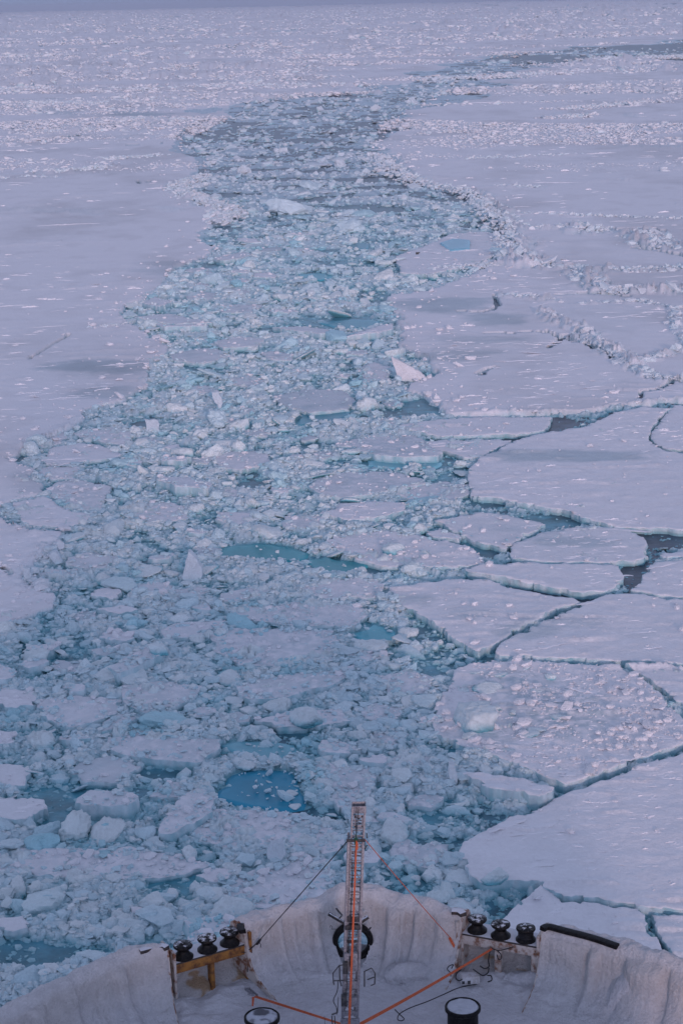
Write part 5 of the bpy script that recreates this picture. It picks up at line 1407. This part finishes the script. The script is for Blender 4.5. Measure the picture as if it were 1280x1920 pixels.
# snow drifts and frozen stiffeners against the rails
def drift(pts, rad, name='snow_drift', seed=0, zb=DZ, flat=1.0, tone=None):
    P = np.array([at(x, y, zb + h_) for x, y, h_ in pts]); S = spline(P, 10); m = len(S); n = 28
    rr = np.interp(np.linspace(0, 1, m), np.linspace(0, 1, len(rad)), rad)
    rr = rr * np.clip(np.sin(np.linspace(0.0, math.pi, m)) * 3, .05, 1)
    T = np.gradient(S, axis=0); T /= np.linalg.norm(T, axis=1)[:, None]; V = []
    for i in range(m):
        sidev = np.cross(T[i], (0, 0, 1.)); sidev /= np.linalg.norm(sidev) + 1e-9; upv = np.cross(sidev, T[i])
        a = np.arange(n) * 2 * math.pi / n
        r_ = rr[i] * (1 + .25 * gn(np.cos(a) * 1.5 + i * .22, np.sin(a) * 1.5, seed) + .12 * gn(np.cos(a) * 4 + i * .5, np.sin(a) * 4, seed + 1))
        V.append(S[i] + (r_ * np.cos(a))[:, None] * sidev + (r_ * np.sin(a) * flat)[:, None] * upv)
    V = np.array(V); k = np.arange(n)
    F = np.vstack([np.stack([i * n + k, i * n + (k + 1) % n, (i + 1) * n + (k + 1) % n, (i + 1) * n + k], -1) for i in range(m - 1)])
    V = V.reshape(-1, 3); tn = np.broadcast_to(tone if tone is not None else DECKS * 1.04, V.shape)
    sp = sstep(.5, .8, gn(V[:, 0] * 9, V[:, 2] * 9 + V[:, 1] * 5, seed + 3)) * .25
    o = np_mesh(name, V, F, M_shipice, True, mix(tn, DIRT, sp)); o.parent = ship; o.matrix_parent_inverse = Matrix.Translation(-ship.location)
for i, (pts, rad) in enumerate([
    ([(350, 1838, .05), (385, 1832, .10), (420, 1828, .05), (470, 1828, .0)], [.10, .20, .17, .10]),
    ([(480, 1840, .0), (560, 1834, .03), (640, 1836, .0)], [.10, .15, .1]),
    ([(720, 1835, .0), (745, 1828, .1), (790, 1826, .1), (850, 1822, .0)], [.1, .24, .2, .12]),
    ([(935, 1846, .0), (960, 1838, .05), (1010, 1842, .1), (1060, 1856, .0)], [.1, .16, .22, .1]),
    ([(1060, 1862, .0), (1110, 1856, .1), (1150, 1862, .05)], [.12, .22, .1]),
    ([(1140, 1905, .0), (1175, 1855, .55), (1205, 1812, 1.0)], [.16, .22, .20]),
    ([(200, 1912, .0), (165, 1875, .5), (138, 1848, .95)], [.12, .16, .14]),
    ([(60, 1950, .0), (30, 1920, .5), (0, 1902, .95)], [.12, .16, .14]),
    ([(1290, 1930, .0), (1270, 1870, .5), (1262, 1815, 1.0)], [.16, .24, .24]),
    ([(322, 1860, .0), (334, 1828, .3), (338, 1800, .62)], [.20, .16, .10]),
    ([(1013, 1838, .0), (1010, 1800, .45), (1012, 1770, .75)], [.12, .10, .06]),
    ([(240, 1900, .0), (300, 1880, .1), (340, 1862, .0)], [.14, .22, .1])]):
    drift(pts, rad, seed=900 + i * 5)

# bollards
def bollard(cx, cy, hgt):
    p = at(cx, cy, DZ + hgt); p = np.array([p[0], p[1], DZ])
    b = empty('bollard', tuple(p)); b.parent = ship; b.matrix_parent_inverse = Matrix.Translation(-ship.location)
    r = 32.5 * np.linalg.norm(at(cx, cy, DZ + hgt) - CAM) / FPX
    bpy.context.view_layer.update()
    o = MB().lathe([(r * .86, -.05), (r * .86, hgt - .10), (r, hgt - .07), (r, hgt - .012), (r * .97, hgt), (r * .90, hgt), (r * .88, hgt - .018), (.01, hgt - .02)], p, None, 48).build('barrel', M_black)
    o.parent = b; o.matrix_parent_inverse = b.matrix_world.inverted()
    q = np.linspace(0, 1, 14); nn = 40; a = np.arange(nn) * 2 * math.pi / nn; V = []
    for t in q:
        rr = r * .93 * t * (1 + .05 * gn(np.cos(a) * 2, np.sin(a) * 2, int(cx)) * t)
        V.append(np.stack([p[0] + rr * np.cos(a), p[1] + rr * np.sin(a), DZ + hgt + .022 * (1 - t ** 6) * (1 + .6 * gn(rr * np.cos(a) * 9, rr * np.sin(a) * 9 + cx, 7)) - .004 - .03 * t ** 8], -1))
    V = np.vstack(V); k = np.arange(nn)
    F = np.vstack([np.stack([i * nn + k, i * nn + (k + 1) % nn, (i + 1) * nn + (k + 1) % nn, (i + 1) * nn + k], -1) for i in range(len(q) - 1)])
    x_, y_ = (V[:, 0] - p[0]) / r, (V[:, 1] - p[1]) / r
    if cx < 600: bare = sstep(.55, .30, np.hypot(x_ + .05, y_ - .35) + .15 * gn(x_ * 4, y_ * 4, 3)); bare = np.maximum(bare, sstep(.2, .5, gn(x_ * 3, y_ * 3, 9)) * .7)
    else: bare = sstep(.3, .7, gn(x_ * 2.5, y_ * 2.5, 19)) * .25
    tn = mix(np.broadcast_to(np.array([.50, .52, .58]), V.shape), np.array([.05, .05, .06]), bare * .85)
    o = np_mesh('snow_cap', V, F, M_deck, True, tn); o.parent = b; o.matrix_parent_inverse = b.matrix_world.inverted()
bollard(491, 1905, .55); bollard(867, 1886, .62)

# ------------------------------------------------------------------ lattice mast
YB = at(650, 1955, DZ)[1]
mast = empty('lattice_mast', tuple(at(650, 1955, DZ)))
tag(mast, 'slim grey aluminium lattice mast standing lashed upright on the bow deck', 'mast')
def mp(x, y, dy=0.0): return at_y(x, y, YB + dy)
def mbuild(mb, name, mat, bev=0.002, par=None):
    o = mb.build(name, mat, None, bev); bpy.context.view_layer.update(); p = par or mast
    o.parent = p; o.matrix_parent_inverse = p.matrix_world.inverted(); return o
def section(x0l, x0r, y0, x1l, x1r, y1, dep, w_, name, rung_ys, diag=True):
    mb = MB(); 
    for dy in (-dep / 2, dep / 2):
        mb.bar(mp(x0l, y0) + [w_ / 2, dy, 0], mp(x1l, y1) + [w_ / 2, dy, 0], w_, w_ * .9)
        mb.bar(mp(x0r, y0) + [-w_ / 2, dy, 0], mp(x1r, y1) + [-w_ / 2, dy, 0], w_, w_ * .9)
    for j, y in enumerate(rung_ys):
        t = (y - y0) / (y1 - y0); xl = x0l + (x1l - x0l) * t; xr = x0r + (x1r - x0r) * t
        a = mp(xl, y); b = mp(xr, y)
        for dy in (-dep / 2, dep / 2):
            mb.bar(a + [w_ * .6, dy, 0], b + [-w_ * .6, dy, 0], .018, .018)
        for q, s_ in ((a, w_ / 2), (b, -w_ / 2)): mb.bar(q + [s_, -dep / 2, 0], q + [s_, dep / 2, 0], .016, .016)
        if j and diag and j % 2:
            yp = rung_ys[j - 1]; tp = (yp - y0) / (y1 - y0); xlp = x0l + (x1l - x0l) * tp; xrp = x0r + (x1r - x0r) * tp
            mb.bar(mp(xlp, yp) + [w_, dep / 2, 0], b + [-w_, dep / 2, 0], .014, .014)
            mb.bar(mp(xrp, yp) + [-w_ / 2, -dep / 2, 0], b + [-w_ / 2, dep / 2, 0], .012, .012)
            mb.bar(mp(xlp, yp) + [w_ / 2, -dep / 2, 0], a + [w_ / 2, dep / 2, 0], .012, .012)
    return mbuild(mb, name, M_alu)
section(651, 683, 1568, 638, 670, 1960, .30, .042, 'outer_section', [1576, 1582, 1606, 1612, 1634, 1640, 1664, 1670, 1680, 1702, 1722, 1732, 1760, 1790, 1828, 1850, 1854, 1870, 1892, 1906, 1925, 1950])
section(659, 686, 1508, 643, 666, 1900, .20, .032, 'inner_section', [1543, 1549, 1562, 1592, 1622, 1655, 1690, 1720, 1752, 1785, 1820, 1860])
mb = MB(); a, b = mp(659, 1507), mp(686, 1507)
mb.box((a + b) / 2 + [0, -.10, -.07], (np.linalg.norm(b - a), .012, .13)); mb.box((a + b) / 2 + [0, .10, -.07], (np.linalg.norm(b - a), .012, .13))
for s_ in (-1, 1): mb.box((a + b) / 2 + [s_ * np.linalg.norm(b - a) * .47, 0, -.07], (.012, .20, .13))
mbuild(mb, 'head_plate', M_alu)
mb = MB(); c = mp(672, 1532)
mb.box(c + [0, -.105, .06], (.15, .01, .05)); mb.box(c + [0, -.105, -.13], (.15, .01, .04)); mb.box(c + [-.065, -.105, -.03], (.03, .01, .22)); mb.box(c + [.065, -.105, -.03], (.03, .01, .22))
mbuild(mb, 'pulley_frame', M_alu)
mb = MB().lathe([(.01, -.02), (.03, -.02), (.026, 0), (.03, .02), (.01, .02)], c + [0, -.05, .02], ax.T, 20); mbuild(mb, 'pulley', M_dark, 0)
mb = MB(); c = mp(666, 1569); mb.bar(mp(649, 1568) + [0, -.17, .0], mp(684, 1568) + [0, -.17, 0], .05, .02); mb.bar(mp(685, 1566) + [.02, -.12, 0], mp(685, 1557) + [.02, -.12, 0], .02)
mb.bar(mp(685, 1580) + [.01, -.12, 0], mp(683, 1586) + [.01, -.12, 0], .02)
mbuild(mb, 'collar', M_dark)
mb = MB().lathe([(.012, -.05), (.025, -.045), (.03, 0), (.02, .04), (.035, .05), (.035, .07), (.01, .075)], mp(667, 1570) + [0, -.19, 0], None, 18); mb.tube([mp(667, 1556) + [0, -.19, 0], mp(667, 1567) + [0, -.19, 0]], .01)
mbuild(mb, 'shackle', M_green, 0)
mb = MB(); mb.tube([mp(668, 1508) + [0, -.12, 0], mp(667, 1566) + [0, -.18, 0]], .005, 6); mb.tube([mp(672, 1508) + [0, -.12, 0], mp(656, 1700) + [0, -.18, 0], mp(650, 1800) + [0, -.2, 0]], .005, 6)
mb.tube(spline([mp(660, 1600) + [0, -.17, 0], mp(658, 1700) + [0, -.19, 0], mp(652, 1790) + [0, -.2, 0], mp(648, 1880) + [0, -.2, 0]]), .006, 6)
mbuild(mb, 'hoist_cable', M_rope, 0)
# winch housing and brackets low on the mast
def bx_px(x0, y0, x1, y1, dy, dep, name, mat, bev=.008):
    a = mp(x0, y0, dy); b = mp(x1, y1, dy); mb = MB().box((a + b) / 2, (abs(b[0] - a[0]), dep, abs(a[2] - b[2]))); return mbuild(mb, name, mat, bev)
h1 = bx_px(645, 1787, 671, 1820, -.20, .07, 'winch_housing', M_alu, .015)
bx_px(654, 1793, 661, 1812, -.24, .012, 'slot', M_dark, .002).parent = h1
bpy.data.objects['slot'].matrix_parent_inverse = h1.matrix_world.inverted()
w1 = bx_px(642, 1804, 652, 1824, -.28, .10, 'winch', M_dark); w2 = bx_px(639, 1866, 651, 1884, -.28, .12, 'winch', M_dark)
bx_px(652, 1869, 669, 1886, -.22, .08, 'winch_housing', M_alu, .012)
bx_px(646, 1735, 676, 1743, -.17, .03, 'clamp', M_dark); bx_px(650, 1719, 673, 1728, -.17, .03, 'clamp', M_dark); bx_px(650, 1763, 669, 1767, -.17, .03, 'clamp', M_dark)
bx_px(643, 1840, 670, 1853, -.17, .04, 'clamp', M_alu); bx_px(641, 1896, 672, 1903, -.18, .05, 'clamp', M_alu); bx_px(638, 1910, 674, 1922, -.18, .05, 'clamp', M_alu)
def rods(polys, name, r=.012, mat=M_dark, dy=-.25):
    mb = MB()
    for pl in polys: mb.tube(np.array([mp(x, y, dy) for x, y in pl]), r, 6)
    return mbuild(mb, name, mat, 0)
rods([[(645, 1809), (636, 1810), (624, 1825), (625, 1842), (626, 1846)], [(625, 1839), (645, 1838)], [(636, 1810), (637, 1838), (640, 1849)]], 'step_hoop')
rods([[(682, 1822), (696, 1815), (703, 1825), (702, 1845), (695, 1848)], [(683, 1822), (683, 1850)], [(688, 1837), (701, 1832)]], 'step_hoop')
mb = MB().tube(spline([mp(634, 1838, -.26), mp(632, 1858, -.28), mp(625, 1876, -.3), mp(631, 1890, -.3), mp(631, 1902, -.3)]), .008, 6); mbuild(mb, 'loose_cable', M_rope, 0)
mb = MB().bar(mp(634, 1870, -.32), mp(633, 1898, -.32), .012).bar(mp(633, 1898, -.32), mp(623, 1902, -.34), .02).tube([mp(623, 1902, -.36), mp(623, 1902, -.28)], .018, 10)
mbuild(mb, 'crank_handle', M_dark, 0)
mb = MB()
for x in (608, 622, 627): mb.bar(mp(x, 1905, -.35), mp(x + 2, 1935, -.35), .02 if x != 608 else .008)
mbuild(mb, 'foot_bracket', M_dark)

# ------------------------------------------------------------------ straps, ropes, cables
def strap(A, B, w0, w1, name, label, group, twist=0.0, sag=.0, cat='strap', n=40, thick=.004, mat=M_orange):
    A = np.asarray(A, float); B = np.asarray(B, float); t = np.linspace(0, 1, n); P = A + (B - A) * t[:, None]; P[:, 2] -= sag * 4 * t * (1 - t)
    T = np.gradient(P, axis=0); T /= np.linalg.norm(T, axis=1)[:, None]; V = []
    view = (P.mean(0) - CAM); view /= np.linalg.norm(view)
    for i in range(n):
        s_ = np.cross(T[i], view); s_ /= np.linalg.norm(s_); n_ = np.cross(s_, T[i]); a = twist * t[i]
        s2 = s_ * math.cos(a) + n_ * math.sin(a); n2 = -s_ * math.sin(a) + n_ * math.cos(a); w_ = (w0 + (w1 - w0) * t[i]) / 2
        V += [P[i] - s2 * w_ - n2 * thick, P[i] + s2 * w_ - n2 * thick, P[i] + s2 * w_ + n2 * thick, P[i] - s2 * w_ + n2 * thick]
    F = [(i * 4 + k, i * 4 + (k + 1) % 4, (i + 1) * 4 + (k + 1) % 4, (i + 1) * 4 + k) for i in range(n - 1) for k in range(4)] + [(3, 2, 1, 0), (4 * n - 4, 4 * n - 3, 4 * n - 2, 4 * n - 1)]
    o = MB().add(V, F).build(name, mat, None, 0, True, loc=tuple(A)); tag(o, label, cat, group); return o
g_ = 'orange lashing straps on the bow'
s0 = strap(mp(668, 1578, -.24), mp(652, 1985, -.42), .026, .048, 'lashing_strap', 'long orange strap running straight down the front of the lattice mast', g_)
tail = MB().add([mp(667, 1575, -.25), mp(671, 1580, -.25), mp(671, 1592, -.25), mp(668, 1596, -.25), mp(667, 1592, -.25)], [(0, 1, 2, 3, 4)]).build('strap_tail', M_orange); tail.parent = s0; tail.matrix_parent_inverse = Matrix.Translation(-s0.location)
post = RS[0] - RS[1] * (RS[3] / 2 + .02) - RS[2] * (RS[4] / 2)
pB = at_y(845, 1760, post[1] - .05)
s1 = strap(mp(684, 1574, -.1), pB, .014, .014, 'lashing_strap', 'thin orange line slanting from the mast down to the right hand rollers', g_, sag=.02)
s2 = strap(at_y(842, 1758, post[1] - .06), at_y(853, 1778, post[1] - .08), .05, .05, 'strap_end', None, None, n=6); 
s3 = strap(at_y(852, 1776, post[1] - .08), at_y(864, 1815, post[1] - .10), .045, .02, 'strap_end', None, None, n=6, twist=1.2)
for q in (s2, s3):
    q.parent = s1; bpy.context.view_layer.update(); q.matrix_parent_inverse = s1.matrix_world.inverted()
    for kk_ in ('label', 'category', 'group'):
        if kk_ in q: del q[kk_]
eC = RS[0] - RS[2] * (RS[4] / 2 + .05) - np.array([0, 0, .10]); eC = at_y(922, 1779, eC[1])
s4 = strap(at(664, 1926, 9.25), eC, .06, .04, 'lashing_strap', 'broad orange strap from the mast foot to the middle of the right hand rollers', g_, sag=.03, twist=.5)
bk = MB().box(eC + [0, -.01, 0], (.10, .04, .07)).tube([eC + [.02, 0, 0], eC + [.08, -.02, .03]], .02).build('ratchet', M_dark, None, .006); bk.parent = s4; bk.matrix_parent_inverse = s4.matrix_world.inverted()
rA = at(477, 1868, 9.2)
s5 = strap(at(640, 1920, 9.35), rA, .038, .048, 'lashing_strap', 'orange strap from the mast foot to a metal ratchet lying on the deck at left', g_, twist=.6)
mb = MB()
for dx, dy in ((-.05, .02), (.05, -.02)): mb.box(rA + [dx - .06, dy + .10, .03], (.015, .28, .06), Matrix.Rotation(.6, 3, 'Z'))
mb.box(rA + [-.06, .10, .03], (.10, .04, .03), Matrix.Rotation(.6, 3, 'Z')); mb.tube([rA + [-.12, .02, .04], rA + [.02, -.04, .04]], .02); mb.box(rA + [-.13, .22, .03], (.10, .03, .05), Matrix.Rotation(.6, 3, 'Z'))
bk = mb.build('ratchet', M_alu, None, .004); bk.parent = s5; bpy.context.view_layer.update(); bk.matrix_parent_inverse = s5.matrix_world.inverted()
hk = strap(rA + [-.02, -.02, 0], rA + [-.03, -.18, -.10], .05, .03, 'strap_end', None, None, n=5); hk.parent = s5; hk.matrix_parent_inverse = s5.matrix_world.inverted()
for kk_ in ('label', 'category', 'group'):
    if kk_ in hk: del hk[kk_]

lp = LS[0] + LS[1] * (LS[3] / 2 + .02) - LS[2] * (LS[4] / 2)
k1 = at_y(485, 1765, lp[1] - .05); k2 = at_y(463, 1786, lp[1] - .06); k3 = at_y(464, 1822, lp[1] - .10)
def line(pts, r, name, label, cat, group=None, mat=M_rope, sm=True):
    P = spline(pts, 8) if sm and len(pts) > 2 else np.array(pts)
    o = MB().tube(P, r, 7).build(name, mat, None, 0, True, loc=tuple(pts[0])); tag(o, label, cat, group); return o
rp = line([mp(651, 1577, -.1), k1], .009, 'guy_rope', 'black rope slanting from the mast down to the left hand rollers', 'rope')
kn = MB().tube([k1 + [.05, 0, .05], k1 + [.02, 0, .02], k1 - [.03, 0, .05], k1 - [.05, 0, .07]], [.01, .028, .026, .01], 8).tube(spline([k1, k1 + [.04, -.02, -.06], k1 + [.03, -.02, -.12]], 6), .007, 6).tube(spline([k1, (k1 + k2) / 2 - [0, 0, .0], k2, (k2 + k3) / 2 + [.02, 0, 0], k3], 8), .011, 7).tube(spline([k2, at_y(440, 1783, lp[1] - .07), at_y(425, 1776, lp[1] - .02)], 6), .008, 6).build('knot', M_rope)
kn.parent = rp; kn.matrix_parent_inverse = Matrix.Translation(-rp.location)
dk = lambda x, y, h_=.13: at(x, y, DZ + h_)
ri = at(780, 1800, DZ)[1]
line([dk(740, 1893), dk(748, 1901), dk(757, 1910), dk(752, 1914), dk(745, 1911), dk(749, 1901), dk(768, 1890), dk(800, 1878), dk(830, 1865), dk(860, 1852), dk(893, 1845)], .010, 'deck_cable', 'long thin black cable ending in a loop on the snowy deck', 'cable')
line([at_y(771, 1766, CB[len(CB) // 2, 1] - .32), at_y(773, 1780, CB[len(CB) // 2, 1] - .34), at_y(778, 1792, CB[len(CB) // 2, 1] - .36), at_y(784, 1798, CB[len(CB) // 2, 1] - .40)], .011, 'cable_end', 'short black cable hanging from the iced cleat on the bow wall', 'cable')
yy_ = CB[len(CB) // 2, 1] - .62
line([at_y(801, 1809, yy_), at_y(799, 1796, yy_), at_y(804, 1786, yy_), at_y(811, 1786, yy_), at_y(812, 1793, yy_)], .010, 'cable_end', 'curled black cable end sticking out of the snow right of the mast', 'cable')
line([dk(810, 1819), dk(818, 1821), dk(822, 1820)], .010, 'cable_end', 'tiny scrap of black cable in the snow left of the orange strap', 'cable')
# control box with leads under the right hand rollers
pb = dk(880, 1834, .24)
jb = MB().box(pb, (.36, .22, .16), Matrix.Rotation(.15, 3, 'Z')).build('junction_box', M_boxice, None, .03, True, loc=tuple(pb)); tag(jb, 'frosted white box with black leads lying under the right hand rollers', 'box')
mb = MB()
for dx in (-.13, -.02): mb.box(pb + [dx, -.125, -.02], (.05, .02, .06), Matrix.Rotation(.15, 3, 'Z'))
o = mb.build('socket', M_dark); o.parent = jb; o.matrix_parent_inverse = Matrix.Translation(-jb.location)
fr = RS[0] - RS[2] * (RS[4] / 2 + .10)
fy = lambda x, y, d_=0: at_y(x, y, fr[1] + d_)
line([fy(918, 1783), fy(915, 1800), fy(916, 1812), fy(908, 1816), fy(899, 1811)], .012, 'power_lead', 'black lead hanging from the right hand rollers with its end curled left', 'cable', 'black leads')
line([fy(886, 1817, -.2), fy(897, 1825, -.25), fy(905, 1829, -.3), fy(914, 1824, -.25), fy(916, 1815, -.2)], .012, 'power_lead', 'black lead running between the frosted box and the recess', 'cable', 'black leads')
line([fy(913, 1829, -.3), fy(920, 1830, -.35), fy(921, 1838, -.4), fy(914, 1841, -.45)], .012, 'power_lead', 'hooked black lead end just right of the frosted box', 'cable', 'black leads')
line([fy(864, 1818, -.3), fy(856, 1825, -.35), fy(854, 1834, -.4), fy(860, 1839, -.45), fy(866, 1836, -.45)], .012, 'power_lead', 'looped black lead just left of the frosted box', 'cable', 'black leads')
line([fy(846, 1816, -.2), fy(849, 1809, -.2), fy(842, 1811, -.2), fy(838, 1817, -.25), fy(843, 1823, -.3), fy(845, 1831, -.35)], .010, 'power_lead', 'small looped lead by the orange strap in front of the right rollers', 'cable', 'black leads')
line([fy(921, 1778), fy(935, 1782, -.02), fy(960, 1776, -.02), fy(975, 1768, 0), fy(984, 1762, .1)], .010, 'power_lead', 'black lead draped along the beam up to the coiled right hand roller', 'cable', 'black leads')
line([fy(932, 1783), fy(938, 1789, -.02), fy(939, 1797, -.03), fy(934, 1799, -.03), fy(931, 1790, -.02)], .010, 'power_lead', 'short black loop hanging from the middle of the right beam', 'cable', 'black leads')

# the rest of the ship, unseen behind camera; deckhouse sized to shade the bow
def aft():
    mb = MB()
    lx, rx_ = allP[0][0], allP[-1][0]; fy_ = 14.2
    mb.add([(-13, 14, -1), (13, 14, -1), (14, 14, 9), (-14, 14, 9), (-13, -60, -1), (13, -60, -1), (14, -60, 9), (-14, -60, 9)], [(0, 1, 2, 3), (5, 4, 7, 6), (1, 5, 6, 2), (4, 0, 3, 7), (3, 2, 6, 7), (0, 4, 5, 1)])
    mb.build('hull', M_hull, ship, .05)
    mb = MB().box((0, -13, 12.8), (20, 20, 7.4)); mb.build('deckhouse', M_white, ship, .06)
    mb = MB().box((0, -10, 21), (2.4, 3, 9.6)).box((0, -6.5, 25.0), (5, 5, 2.4)).box((0, -6.5, 26.3), (5.4, 5.4, .2)); mb.build('crows_nest', M_white, ship, .04)
    for k in range(7):
        x = -6.6 + k * 2.2; MB().box((x, -2.98, 14.9), (1.9, .05, 1.2)).build('bridge_window', M_glass, ship, .02)
    MB().box((0, -19, 18), (5, 5, 3)).build('funnel', M_white, ship, .2)
M_hull = solid('hull_paint', (.10, .03, .03), .5); M_white = solid('white_paint', (.70, .70, .70), .5, c2=(.6, .58, .55)); M_glass = solid('dark_glass', (.02, .025, .03), .08, bump=0)
aft()
